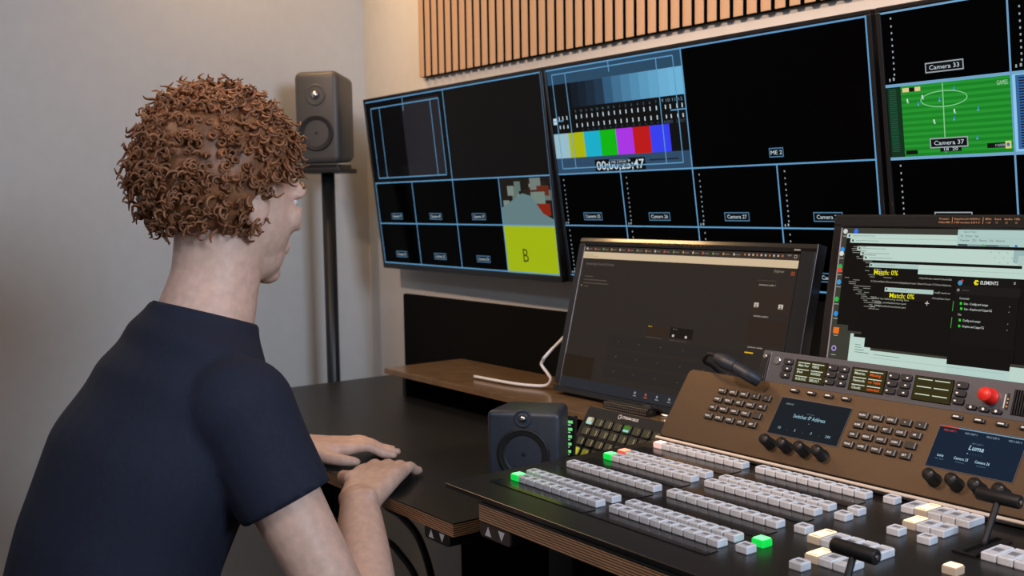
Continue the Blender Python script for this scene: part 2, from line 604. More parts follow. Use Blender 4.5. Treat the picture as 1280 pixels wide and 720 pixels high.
def paint_left(s):
    s.rect(0.0, 0.0, 0.5, 0.5, em((5, 6, 9)))
    s.rect(0.24, 0.03, 0.47, 0.47, em((34, 33, 38)))
    s.rect(0.5, 0.0, 1.0, 0.5, em((12, 11, 12)))
    for a in ((0.03, 0.045, 0.47, 0.045), (0.03, 0.47, 0.47, 0.47), (0.03, 0.045, 0.03, 0.47), (0.47, 0.045, 0.47, 0.47), (0.09, 0.045, 0.09, 0.47), (0.42, 0.045, 0.42, 0.47)):
        s.line(*a, 0.003, CYAN)
    s.line(0.25, 0.012, 0.25, 0.085, 0.003, CYAN)
    # picture of a figure in red and grey on pale snow, above a yellow-green card
    s.rect(0.75, 0.5, 1.0, 0.75, em((26, 22, 18)))
    rnd = random.Random(3)
    for k in range(26):
        u = 0.76 + rnd.random() * 0.21
        v = 0.52 + rnd.random() * 0.12
        s.rect(u, v, u + 0.03, v + 0.05, em([(92, 110, 104), (70, 24, 14), (34, 30, 24), (120, 130, 124)][k % 4]))
    for (u0, v0, u1, v1, c) in ((0.90, 0.51, 0.95, 0.57, (110, 120, 116)), (0.93, 0.55, 0.985, 0.60, (96, 40, 22)), (0.90, 0.58, 0.965, 0.64, (110, 128, 120)), (0.93, 0.64, 0.985, 0.70, (128, 34, 18))):
        s.rect(u0, v0, u1, v1, em(c))
    s.m.poly([(0.75 * DW, -0.748 * DH), (0.998 * DW, -0.748 * DH), (0.998 * DW, -0.72 * DH), (0.95 * DW, -0.69 * DH), (0.90 * DW, -0.60 * DH), (0.86 * DW, -0.585 * DH), (0.75 * DW, -0.66 * DH)], s.y(), em((96, 122, 126)))
    s.rect(0.75, 0.75, 1.0, 1.0, em((158, 178, 14)))
    s.text('B', 0.845, 0.94, 0.07, em((60, 66, 10)))
    for i in range(4):
        for j, v0 in enumerate((0.687, 0.92)):
            if i == 3:
                continue
            s.tag('Camera %d' % (17 + i + 4 * j), 0.088 + 0.25 * i, v0, 0.162 + 0.25 * i, v0 + 0.037)
    for v in (0.004, 0.5, 0.75, 0.996):
        s.line(0, v, 1, v, LW, CYAN)
    for u, v0 in ((0.0022, 0.5), (0.25, 0.5), (0.5, 0.0), (0.75, 0.5), (0.9978, 0.0)):
        s.line(u, v0, u, 1.0, LW, CYAN)


def paint_football(s):
    s.rect(0.0, 0.25, 0.25, 0.5, em((20, 128, 34)))
    for k in range(12):
        s.rect(0.026 + 0.0, 0.255 + k * 0.02, 0.25, 0.265 + k * 0.02, em((34, 146, 46)))
    s.rect(0.0, 0.25, 0.030, 0.5, em((10, 46, 26)))
    for k in range(34):
        s.rect(0.004, 0.262 + k * 0.0064, 0.02, 0.265 + k * 0.0064, em((28, 84, 60)))
    wl = em((128, 200, 140))
    s.line(0.1175, 0.258, 0.1155, 0.487, 0.002, wl)
    s.m.ring(0.118 * DW, -0.309 * DH, 0.0475 * DW, 0.0018, s.y(), wl, rz=0.0265 * DH + 0.0005)
    for u, v in ((0.043, 0.307), (0.075, 0.299), (0.096, 0.383), (0.138, 0.354)):
        s.rect(u - 0.0013, v - 0.008, u + 0.0015, v + 0.003, em((210, 226, 218)))
        s.rect(u - 0.0006, v + 0.001, u + 0.0030, v + 0.007, em((150, 196, 180)))
    for u, v in ((0.066, 0.319), (0.110, 0.311), (0.140, 0.280), (0.137, 0.377), (0.185, 0.352), (0.180, 0.444)):
        s.rect(u - 0.0015, v - 0.007, u + 0.0016, v + 0.004, em((52, 130, 196)))
        s.rect(u - 0.002, v + 0.002, u + 0.001, v + 0.006, em((120, 180, 200)))
    s.rect(0.034, 0.262, 0.072, 0.276, em((220, 200, 140)))
    s.rect(0.048, 0.262, 0.060, 0.276, em((10, 14, 14)))
    s.text('GAMES', 0.232, 0.282, 0.014, em((170, 210, 180)), width=0.02)
    s.rect(0.033, 0.474, 0.058, 0.488, em((6, 12, 10)))
    s.rect(0.105, 0.468, 0.148, 0.484, em((8, 16, 12)))
    s.text('18  20', 0.126, 0.481, 0.010, UIW, width=0.028)
    s.rect(0.198, 0.464, 0.232, 0.480, em((8, 14, 12)))
    s.text('11 KOOK', 0.222, 0.476, 0.008, UIW, width=0.018)
    s.rect(0.232, 0.460, 0.243, 0.484, em((214, 206, 120)))
    s.rect(0.2345, 0.466, 0.240, 0.477, em((60, 110, 180)))
    # next tile: blue lined page
    s.rect(0.25, 0.25, 0.5, 0.5, em((140, 196, 232)))
    s.rect(0.256, 0.258, 0.494, 0.488, em((52, 96, 150)))
    for k in range(26):
        s.rect(0.262, 0.265 + k * 0.0085, 0.49, 0.269 + k * 0.0085, em((14, 22, 40)))
    for r in range(4):
        for c in range(4):
            if r == 1 and c == 1:
                continue
            uc, v0 = 0.1235 + 0.25 * c, 0.187 + 0.25 * r
            s.tag('Camera %d' % (33 + c + 4 * r), uc - 0.0385, v0, uc + 0.0385, v0 + 0.034, em((150, 160, 165)))
    for r in range(4):
        for c in range(4):
            if r != 1 or c > 1:
                s.meter(0.020 + 0.25 * c, 0.025 + 0.25 * r, 0.213 + 0.25 * r, 10)
    for v in (0.004, 0.25, 0.5, 0.75, 0.996):
        s.line(0, v, 1, v, LW * (1.6 if v in (0.25, 0.5) else 1), em((112, 162, 198)))
    for u in (0.25, 0.5, 0.75, 0.9978):
        s.line(u, 0, u, 1, LW, em((104, 154, 192)))


display(0.0, 8.287, 0, 'black wall display showing colour bars and a timecode, in the middle of the row', paint_bars)
display(0.980, 8.287, 0, 'black wall display showing a green football pitch, beside the colour bar display', paint_football)
display(-0.024 - DW, 6.4, -1.0, 'black wall display with a yellow-green card in its corner, leftmost of the row', paint_left)

# ------------------------------------------------------------------ desks
LDZ = 0.68


def slab(x0, x1, y0, y1, zt, th, parent, off):
    m = MB(off)
    m.box(((x0 + x1) / 2, (y0 + y1) / 2, zt - 0.0015), (x1 - x0, y1 - y0, 0.003), M_DESK)
    m.box(((x0 + x1) / 2, (y0 + y1) / 2, zt - 0.003 - (th - 0.003) / 2), (x1 - x0, y1 - y0, th - 0.003), M_PLY)
    return m.build('desk_top', parent)


def desk_leg(x, y0, y1, zt, parent, off):
    m = MB(off)
    ym = (y0 + y1) / 2
    m.box((x, ym, -ZF + 0.02), (0.09, y1 - y0, 0.035), M_LEG, bev=0.006)
    m.box((x, ym, (-ZF + 0.04 + zt * 0.45) / 2), (0.105, 0.07, zt * 0.45 + ZF - 0.03), M_LEG, bev=0.006)
    m.box((x, ym, (zt * 0.4 + zt) / 2), (0.085, 0.055, zt * 0.6), M_LEG, bev=0.005)
    m.box((x, ym, zt - 0.012), (0.06, (y1 - y0) * 0.85, 0.024), M_LEG, bev=0.004)
    m.build('leg', parent)


def desk_switch(x, y, zt, parent, off, rz=0):
    m = MB(off)
    m.rbox((x, y, zt - 0.013), (0.085, 0.06, 0.026), M_BLACK, 0.008, 'y', bev=0.002)
    for dx, s in ((-0.018, 1), (0.018, -1)):
        m.poly([(x + dx - 0.009, zt - 0.013 - 0.008 * s), (x + dx + 0.009, zt - 0.013 - 0.008 * s), (x + dx, zt - 0.013 + 0.008 * s)], y - 0.0305, M_PRINT)
    m.build('height_switch', parent, label='small black height switch with white up and down arrows')


o = (0.28, 0.3, ZF)
ld = thing('desk', 'lower black-topped plywood desk the person in navy leans on', 'desk', (-0.28, -0.3, -ZF), group='plywood edged desks')
slab(-0.90, 0.6085, -0.709, 0.095, LDZ, 0.025, ld, o)
desk_leg(-0.74, -0.62, 0.02, LDZ - 0.025, ld, o)
desk_leg(0.44, -0.62, 0.02, LDZ - 0.025, ld, o)
m = MB(o)
m.box((-0.15, -0.20, LDZ - 0.045), (1.14, 0.05, 0.04), M_LEG, bev=0.004)
m.build('crossbar', ld)
m = MB(o)
m.box((-0.25, 0.108, LDZ + 0.10), (1.3, 0.018, 0.335), M_FELT, bev=0.004)
m.build('back_screen', ld)
desk_switch(0.547, -0.675, LDZ - 0.025, ld, o)
m = MB(o)
m.box((0.12, -0.04, 0.28), (0.96, 0.02, 0.70), M_FELT, bev=0.004)  # added black sheet that darkens the view below the lower desk
m.build('added_shade_panel', ld)
o = (-1.6, 0.36, ZF)
md = thing('desk', 'higher black-topped plywood desk carrying the vision mixer', 'desk', (1.6, -0.36, -ZF), group='plywood edged desks')
slab(0.758, 2.46, -0.756, 0.06, 0.76, 0.030, md, o)
desk_leg(1.0, -0.66, 0.0, 0.73, md, o)
desk_leg(2.25, -0.66, 0.0, 0.73, md, o)
m = MB(o)
m.box((1.62, -0.34, 0.705), (1.2, 0.06, 0.04), M_LEG, bev=0.004)
m.box((1.62, -0.66, 0.712), (1.55, 0.05, 0.036), M_LEG, bev=0.004)
m.build('crossbar', md)
desk_switch(0.80, -0.725, 0.730, md, o)
m = MB(o)
m.box((1.585, -0.135, 0.24), (1.66, 0.02, 0.95), M_FELT, bev=0.004)  # added panel that blocks light and keeps the space below dark
m.build('added_shade_panel', md)

SHZ = 0.7695
o = (-0.05, 0.06, -LDZ)
rs = thing('monitor_shelf', 'dark raised shelf along the back of the lower desk under the black monitor', 'shelf', (0.05, -0.06, LDZ))
m = MB(o)
m.box((0.05, -0.049, SHZ - 0.008), (1.18, 0.272, 0.016), M_SHELF, bev=0.001)
m.build('shelf_board', rs)
for x in (-0.52, 0.05, 0.615):
    m = MB(o)
    m.box((x, -0.03, (LDZ + SHZ - 0.015) / 2), (0.016, 0.20, SHZ - 0.017 - LDZ), M_LEG)
    m.build('support', rs)
sb = thing('sound_bar', 'thin black perforated bar lying on the shelf before the black monitor', 'speaker', (0.41, -0.098, SHZ), (0, 0, R(2)))
m = MB()
m.rbox((0, 0, 0.009), (0.14, 0.030, 0.018), M_BLACK, 0.004, 'x', bev=0.001)
for i in range(20):
    for jx in range(2):
        m.cyl((-0.064 + i * 0.0067, -0.0155, 0.006 + jx * 0.006), (-0.064 + i * 0.0067, -0.0152, 0.006 + jx * 0.006), 0.0018, M_KEYSIDE, seg=6)
    m.cyl((-0.064 + i * 0.0067, 0.0, 0.0175), (-0.064 + i * 0.0067, 0.0, 0.0184), 0.0022, M_KEYSIDE, seg=6)
m.build('bar', sb)
pk = MB(off=(0, 0, 0))
pk.lathe([(0.0150, 0.0), (0.0158, 0.003), (0.0150, 0.008), (0.0125, 0.0088), (0.0, 0.0085)], M_CHROME)
o = pk.build('control_puck', None, loc=(0.503, -0.072, SHZ))
o['label'] = 'small silver round puck beside the perforated bar'
o['category'] = 'controller'

# ------------------------------------------------------------------ vision mixer
vo = (-1.2, 0.48, -0.76)
vm = thing('vision_mixer', 'black vision mixer panel with rows of clear buttons on the higher desk', 'control panel', (1.2, -0.48, 0.7605))
m = MB(vo)
m.rbox((1.245, -0.484, 0.7645), (1.20, 0.536, 0.009), M_CHASSIS, 0.008, 'z', bev=0.0015)
m.build('chassis', vm)


def cap_mesh(w, d, h, mat, lit=None, litname=None):
    m = MB()
    m.box((0, 0, h / 2), (w, d, h), mat, bev=0.0016, seg=2)
    # inner legend plate seen through the cap, with a raised rim round it
    rim = 0.0022
    for (cx, cy, sx, sy) in ((0, d / 2 - rim, w - 2 * rim, 0.0012), (0, -d / 2 + rim, w - 2 * rim, 0.0012), (w / 2 - rim, 0, 0.0012, d - 2 * rim), (-w / 2 + rim, 0, 0.0012, d - 2 * rim)):
        m.box((cx, cy, h + 0.0003), (sx, sy, 0.0008), M_CAPRIM if lit is None else lit)
    t = M_LEGEND if lit is None else lit
    m.box((0, 0, h - 0.0002), (w * 0.55, d * 0.30, 0.001) if lit is None else (w * 0.72, d * 0.6, 0.001), t)
    return m


M_CAPRIM = pm('cap_rim', (0.72, 0.75, 0.79), 0.12, coat=0.8, spec=0.8)
M_LEGEND = pm('cap_legend', (0.22, 0.23, 0.26), 0.4)


def litcap(name, glow, s, edge):
    if name in MATS:
        return MATS[name]
    mt = bpy.data.materials.new(name)
    mt.use_nodes = True
    b = mt.node_tree.nodes['Principled BSDF']
    b.inputs['Base Color'].default_value = (*[0.5 * v for v in lin(glow)], 1)
    b.inputs['Roughness'].default_value = 0.2
    b.inputs['Emission Color'].default_value = (*lin(glow), 1)
    b.inputs['Emission Strength'].default_value = s
    MATS[name] = mt
    return mt


G_CAP = litcap('green_lit_cap', (16, 205, 72), 0.95, None)
G_HOT = litcap('green_lit_core', (130, 255, 160), 1.4, None)
R_CAP = litcap('red_lit_cap', (232, 92, 84), 0.7, None)
R_HOT = litcap('red_lit_core', (255, 190, 150), 1.1, None)
P_CAP = litcap('pink_lit_cap', (255, 214, 208), 0.55, None)
P_HOT = litcap('pink_lit_core', (255, 235, 225), 1.0, None)
A_CAP = litcap('amber_lit_cap', (214, 190, 168), 0.28, None)
A_HOT = litcap('amber_lit_core', (255, 228, 176), 1.7, None)

BT = 0.769
P = 0.02255
BW, BD, BH = 0.0206, 0.0205, 0.011
proto = {}


def button(name, x, y, w=BW, d=BD, lit=None, label=None):
    key = (name, w, d, lit)
    if key not in proto:
        if lit is None:
            mb = cap_mesh(w, d, BH, M_CAP)
        else:
            mb = cap_mesh(w, d, BH, {'g': G_CAP, 'r': R_CAP, 'p': P_CAP, 'a': A_CAP}[lit], {'g': G_HOT, 'r': R_HOT, 'p': P_HOT, 'a': A_HOT}[lit])
        proto[key] = mb.build(name, vm, loc=(x + vo[0], y + vo[1], BT + vo[2]))
        ob = proto[key]
    else:
        ob = dup(proto[key], vm, (x + vo[0], y + vo[1], BT + vo[2]))
    if label:
        ob['label'] = label
    return ob


def xs0(y, base):
    return base - 0.041 * (y + 0.643)


ROWS = [('preview_button', -0.643), ('program_button', -0.608), ('bus_select_button', -0.514), ('preview_button', -0.4225), ('program_button', -0.386), ('bus_select_button', -0.2885)]
for g, base in enumerate((0.7052, 0.9575)):
    for r, (nm, y) in enumerate(ROWS):
        for i in range(10):
            lit = lab = None
            if g == 0 and i == 0 and r in (0, 3):
                lit, lab = 'g', 'glowing green cap'
            if g == 0 and i == 0 and r == 4:
                lit, lab = 'r', 'glowing red cap'
            if g == 0 and i == 0 and r == 5:
                lit, lab = 'p', 'glowing pale pink cap'
            button(nm, xs0(y, base) + P / 2 + i * P, y, lit=lit, label=lab)
for x, y, lit in ((1.203, -0.280, None), (1.2045, -0.373, None), (1.208, -0.410, None), (1.210, -0.505, None), (1.211, -0.597, 'g'), (1.215, -0.634, None), (1.303, -0.632, None), (1.298, -0.412, None), (1.347, -0.414, None), (1.435, -0.497, 'a')):
    button('transition_button', x, y, lit=lit, label='glowing green cap' if lit == 'g' else None)
for x0, y, nb, d, li in ((1.2400, -0.5170, 5, 0.043, 0), (1.2870, -0.585, 3, 0.038, 0), (1.2385, -0.292, 5, 0.043, 1), (1.2845, -0.361, 3, 0.038, 0), (1.428, -0.398, 5, 0.048, None)):
    for i in range(nb):
        button('key_button', x0 + 0.0112 + i * 0.0224, y, 0.0212, d, lit='a' if i == li else None, label='glowing warm white cap' if i == li else None)
# glossy name strips in front of the button rows
for base in (0.7052, 0.9575):
    for y, d in ((-0.674, 0.026), (-0.554, 0.044), (-0.459, 0.032), (-0.331, 0.042)):
        mb = MB(vo)
        x0 = xs0(y, base) - 0.016
        mb.box((x0 + 0.124, y, BT + 0.0006), (0.246, d, 0.0012), M_STRIP)
        mb.build('name_strip', vm)


def t_bar(x, y, z, bx, by, parent):
    m = MB(vo)
    m.box((bx, by, BT + 0.002), (0.034, 0.095, 0.004), M_BLACK, bev=0.001)
    m.box((bx, by, BT + 0.0045), (0.007, 0.085, 0.001), M_FELT)
    d = Vector((x - bx, y - by, z - BT))
    m.tube([(bx, by, BT), (bx + d.x * 0.5, by + d.y * 0.5, BT + d.z * 0.5), (x, y, z)], 0.0045, M_KNOB, sub=3)
    t = m.build('fader_bar', parent)
    h = MB(vo)
    h.cyl((x - 0.031, y, z), (x + 0.031, y, z), 0.0096, M_KNOB, bev=0.0025)
    h.cyl((x + 0.0305, y, z), (x + 0.0318, y, z), 0.003, M_STEEL, seg=12)
    h.build('fader_handle', t)


t_bar(1.405, -0.66, 0.825, 1.41, -0.695, vm)
t_bar(1.405, -0.335, 0.831, 1.405, -0.375, vm)

# tilted control head
head = MB()
HW, HL = 0.985, 0.160
head.rbox((HW / 2, 0.008, HL / 2 + 0.0045), (HW, 0.016, HL - 0.009), M_HEAD, 0.012, 'y', bev=0.0015)
head.box((HW / 2, 0.0215, HL / 2 - 0.01), (HW - 0.02, 0.010, HL - 0.06), M_CHASSIS)
head.rbox((HW / 2 + 0.002, -0.0010, 0.0010), (HW - 0.004, 0.018, 0.0060), M_LIP, 0.0025, 'x')
head.box((HW / 2 + 0.002, 0.009, 0.0045), (HW - 0.01, 0.010, 0.012), M_FELT)
head.box((HW / 2 + 0.002, 0.009, -0.0045), (HW - 0.01, 0.008, 0.008), M_FELT)
hd = head.build('control_head', vm, loc=(0.663 + vo[0], -0.2605 + vo[1], 0.7758 + vo[2]), rot=(R(-36), 0, 0))
wedge = MB(vo)
wedge.box((1.155, -0.175, 0.80), (0.94, 0.055, 0.075), M_CHASSIS, bev=0.002)
wedge.build('head_support', vm)

LEGENDS = [['MACRO', 'CAPTURE', 'CONTROL', '<', '>'], ['HOME', 'KEYS', 'SET', 'COLOR', 'ME'], ['CAM', 'MEDIA', 'AUDIO', 'CLEAR', ''], ['TRANS', 'SUPER', 'DOWN', 'AUX', 'SET']]
kproto = None
for b in range(3):
    xb = 0.3150 * b
    if b == 2:
        xb = 0.640
    for r in range(4):
        for c in range(5):
            x, z = xb + 0.1085 - 0.0022 * r + 0.0268 * c, 0.1238 - 0.0187 * r
            if x > HW - 0.02:
                continue
            kk = MB()
            kk.box((0, -0.0025, 0), (0.0195, 0.005, 0.0118), M_KEY, bev=0.0008, seg=1)
            kk.box((0.0086, -0.0034, 0), (0.0020, 0.0040, 0.0108), M_KEYSIDE, bev=0.0004, seg=1)
            if LEGENDS[r][c]:
                kk.text(LEGENDS[r][c], -0.001, -0.0018, -0.0052, 0.0034, M_PRINT, 'CENTER', bold=0.02, width=min(0.012, 0.0028 * len(LEGENDS[r][c])))
            kk.build('keypad_key', hd, loc=(x, 0, z))


def lcd(x0, z0, w, h, draw):
    m = MB()
    m.box((w / 2, -0.0006, h / 2), (w, 0.0016, h), M_GLASS)
    m.frame(-0.0012, w + 0.0012, -0.0012, h + 0.0012, 0.0012, -0.0010, pm('lcd_edge', (0.10, 0.10, 0.11), 0.3))
    draw(m, w, h)
    m.build('lcd_screen', hd, loc=(x0, 0, z0))


def draw_ip(m, w, h):
    m.quad(0, w, 0, h, -0.0015, em((22, 29, 36)))
    m.text('DISPLAY', 0.014, h - 0.013, -0.0017, 0.0032, em((150, 160, 170)))
    m.text('NETWORK', w / 2, h * 0.64, -0.0017, 0.0022, em((90, 110, 120)), 'CENTER')
    m.text('Switcher IP Address', w / 2, h * 0.51, -0.0017, 0.0072, em((150, 190, 205)), 'CENTER', width=0.068, bold=0.006)
    m.disc(w / 2 + 0.004, h * 0.41, 0.0007, -0.0017, em((150, 190, 205)))
    for i, t in enumerate(('10', '5', '0', '240')):
        m.text(t, w * (0.14 + 0.235 * i), h * 0.15, -0.0017, 0.0050, em((150, 180, 195)), 'CENTER')
        if i:
            m.text('.', w * (0.025 + 0.235 * i), h * 0.15, -0.0017, 0.0050, em((150, 180, 195)), 'CENTER')


def draw_luma(m, w, h):
    m.quad(0, w, 0, h, -0.0015, em((18, 33, 52)))
    m.quad(0, 0.031, h - 0.0026, h - 0.0008, -0.0017, em((226, 84, 50)))
    m.quad(0.031, w, h - 0.0026, h - 0.0008, -0.0017, em((120, 150, 170)))
    for i in range(4):
        m.text('M/E 2 KEY %d' % (i + 1), 0.019 + 0.035 * i, h - 0.0095, -0.0017, 0.0032, em((220, 80, 60)) if i == 0 else em((150, 175, 190)), 'CENTER', width=0.020)
    m.text('M/E 2 KEY 1', w / 2, h * 0.665, -0.0017, 0.0026, em((100, 125, 145)), 'CENTER', width=0.018)
    m.text('Luma', w / 2, h * 0.53, -0.0017, 0.0080, em((170, 205, 222)), 'CENTER', bold=0.012, shear=0.15)
    for i in range(6):
        m.disc(w / 2 - 0.011 + i * 0.0044, h * 0.44, 0.0008, -0.0017, em((200, 220, 230)) if i == 0 else em((60, 84, 104)), 8)
    for i, (a, b) in enumerate((('Luma', 'Key Type'), ('Camera 25', 'Fill Source'), ('Camera 26', 'Key Source'), ('', ''))):
        m.text(a, w * (0.13 + 0.245 * i), h * 0.26, -0.0017, 0.0044, em((170, 205, 222)), 'CENTER', bold=0.01, width=0.0052 * 0.5 * max(1, len(a)))
        if b:
            m.text(b, w * (0.13 + 0.245 * i), h * 0.19, -0.0017, 0.0024, em((90, 118, 138)), 'CENTER', width=0.014)


def draw_blank(m, w, h):
    m.quad(0, w, 0, h, -0.0015, em((18, 33, 52)))
    m.text('Media', w / 2, h * 0.5, -0.0017, 0.007, em((170, 205, 222)), 'CENTER')


lcd(0.2475, 0.0600, 0.1480, 0.0728, draw_ip)
lcd(0.5620, 0.0600, 0.1400, 0.0722, draw_luma)
for b, xb in enumerate((0.2673, 0.5835)):
    for i in range(4):
        kk = MB()
        kk.box((0, -0.0025, 0), (0.0185, 0.005, 0.0070), M_KEY, bev=0.0008, seg=1)
        kk.box((-0.0005, -0.0052, 0), (0.0095, 0.0005, 0.0022), M_PRINT)
        kk.build('soft_key', hd, loc=(xb + 0.0367 * i, 0, 0.1485))
for xb in (0.2655, 0.5860):
    for i in range(4):
        kk = MB()
        kk.lathe([(0.0112, 0.0), (0.0112, 0.002), (0.0098, 0.003), (0.0094, 0.0245), (0.0088, 0.0262), (0.0, 0.0264)], M_KNOB, Matrix.Rotation(R(90), 4, 'X'))
        for k in range(20):
            a = 2 * math.pi * k / 20
            kk.box((0.0093 * math.cos(a), -0.014, 0.0093 * math.sin(a)), (0.0012, 0.020, 0.0012), M_KNOB)
        kk.cyl((0.0060, -0.0255, 0.002), (0.0060, -0.0268, 0.002), 0.0016, M_KEYSIDE, seg=10)
        kk.build('knob', hd, loc=(xb + 0.0372 * i, 0, 0.0385))

# ------------------------------------------------------------------ intercom panel behind the mixer
io = (0.8194, -0.15, 0.8927)
ic = thing('intercom_panel', 'grey rack intercom panel with small amber screens and a red knob, behind the mixer', 'intercom', io, (R(-20), 0, 0))
IW, IH = 0.66, 0.068
m = MB()
m.rbox((IW / 2, 0.004, IH / 2), (IW, 0.008, IH), M_ICFACE, 0.004, 'y', bev=0.001)
m.box((IW / 2 + 0.01, 0.0225, IH / 2 - 0.003), (IW - 0.06, 0.029, IH - 0.012), M_BLACK)
m.box((0.0215, -0.0008, IH / 2), (0.0022, 0.0016, IH - 0.006), M_STEEL)
m.build('faceplate', ic)
m = MB()
m.box((0.0105, -0.002, 0.034), (0.018, 0.004, 0.052), M_BLACK, bev=0.001)
for z in (0.014, 0.055):
    m.cyl((0.010, 0.0, z), (0.010, -0.006, z), 0.0045, M_STEEL, seg=12, bev=0.001)
m.build('rack_ear', ic)
m = MB()
m.lathe([(0.0075, 0.0), (0.0075, 0.002), (0.0068, 0.0028), (0.006, 0.0026), (0.0, 0.0035)], M_CHROME, Matrix.Translation((0.0377, 0, 0.0505)) @ Matrix.Rotation(R(90), 4, 'X'))
m.build('indicator', ic)
kx = [(0.0645, -1), (0.1632, 1), (0.1868, -1), (0.2865, 1), (0.3110, -1), (0.4112, 1)]
for (x, side) in kx:
    for r in range(3):
        z = 0.0515 - 0.0130 * r
        q = MB()
        q.rbox((0, -0.0018, 0), (0.0205, 0.0046, 0.0112), M_RUBBER, 0.003, 'y', bev=0.0008)
        q.rbox((0.0030 if side < 0 else -0.0042, -0.0043, -0.0006), (0.0038, 0.0005, 0.0024), pm('key_light', (0.9, 0.9, 0.9), 0.4), 0.0008, 'y')
        q.build('talk_key', ic, loc=(x - 0.0008 * r, 0, z))
AMB = em((52, 46, 20))
IWH = em((206, 214, 190))
IRD = em((226, 92, 30))
scr = [([('Main Pwr', IWH), ('HEINZ', IWH), ('IPv4', IWH), ('ADDRESS', IWH), ('010.010.', IWH), ('009.017', IWH)]),
       ([('Matrix:', IWH), ('Missing', IRD), ('Network:', IWH), ('no Table', IRD), ('Clock:', IWH), ('unlocked', IRD)]),
       ([('', IWH)] * 6)]
for (x0, lines) in zip((0.0805, 0.2022, 0.3262), scr):
    q = MB()
    w, h = 0.0705, 0.0415
    q.box((w / 2, 0.0, h / 2), (w, 0.002, h), M_GLASS)
    q.quad(0.001, w - 0.001, 0.001, h - 0.001, -0.0013, AMB)
    for i in range(6):
        r, c = divmod(i, 2)
        xx = 0.006 + c * 0.031
        zz = h - 0.006 - 0.0128 * r
        q.quad(xx, xx + 0.0265, zz, zz + 0.0016, -0.0016, IWH)
        if lines[i][0]:
            q.text(lines[i][0], xx + (0.001 if c == 0 else 0.001), zz - 0.0064, -0.0016, 0.0046, lines[i][1], bold=0.02, width=min(0.024, 0.0031 * len(lines[i][0])))
    q.build('status_screen', ic, loc=(x0, 0, 0.0165))
q = MB()
q.lathe([(0.0135, 0.0), (0.0130, 0.002), (0.0112, 0.003), (0.0112, 0.020), (0.0105, 0.0215), (0.0, 0.0218)], M_RED, Matrix.Rotation(R(90), 4, 'X'))
q.build('volume_knob', ic, loc=(0.4605, 0, 0.0400), label='bright red knob')
for i, x in enumerate((0.4335, 0.4545, 0.4755)):
    q = MB()
    q.rbox((0, -0.0018, 0), (0.018, 0.0046, 0.0075), M_RUBBER, 0.003, 'y', bev=0.0008)
    q.disc(0.0, 0.0, 0.0022, -0.0044, pm('key_light', (0.9, 0.9, 0.9), 0.4))
    q.build('function_key', ic, loc=(x, 0, 0.0185 - 0.0003 * i))
q = MB()
q.box((0, -0.0003, 0.018), (0.0014, 0.0008, 0.022), M_PRINT)
q.box((0.005, -0.0003, 0.018), (0.0040, 0.0008, 0.026), M_BLACK)
for i in range(3):
    q.box((0.005, -0.0009, 0.010 + 0.006 * i), (0.0022, 0.0006, 0.0022), em((220, 160, 90)))
q.build('level_meter', ic, loc=(0.484, 0, 0.018))
q = MB()
q.box((0.06, -0.0004, 0.02), (0.12, 0.0012, 0.040), M_FELT)
for i in range(30):
    q.box((0.002 + i * 0.004, -0.0012, 0.02), (0.0012, 0.001, 0.039), M_RUBBER)
q.build('speaker_grille', ic, loc=(0.497, 0, 0.0165))
# bracket standing on the desk behind the mixer
q = MB()
for x in (0.06, 0.60):
    q.box((x, 0.022, -0.0665), (0.03, 0.04, 0.130), M_LEG, M=None)
q_ = q.build('stand_bracket', ic, loc=(0, 0.030, 0.012), rot=(R(20), 0, 0))

# microphone plug and its lead
mp = MB(off=(-0.78, 0.2, -0.9))
mp.tube([(0.855, -0.185, 0.9075), (0.8428, -0.2, 0.9190), (0.815, -0.205, 0.9320)], 0.0135, M_MIC, sub=6, radii=[0.0125, 0.0130, 0.0125])
mp.tube([(0.815, -0.205, 0.9320), (0.795, -0.21, 0.9395), (0.775, -0.212, 0.9455)], 0.012, M_MIC, sub=6, radii=[0.0130, 0.0150, 0.0105])
mp.tube([(0.775, -0.212, 0.9455), (0.758, -0.2, 0.9475), (0.7323, -0.19, 0.9440), (0.7100, -0.175, 0.9265), (0.7060, -0.145, 0.9120), (0.712, -0.118, 0.88), (0.72, -0.112, 0.80), (0.72, -0.112, 0.70), (0.74, -0.10, 0.60)], 0.0042, M_WIREB)
o = mp.build('microphone_plug', None, loc=(0.78, -0.2, 0.9))
o['label'] = 'black microphone plug with a looped lead pushed into the intercom panel'
o['category'] = 'plug'

# ------------------------------------------------------------------ desktop monitors


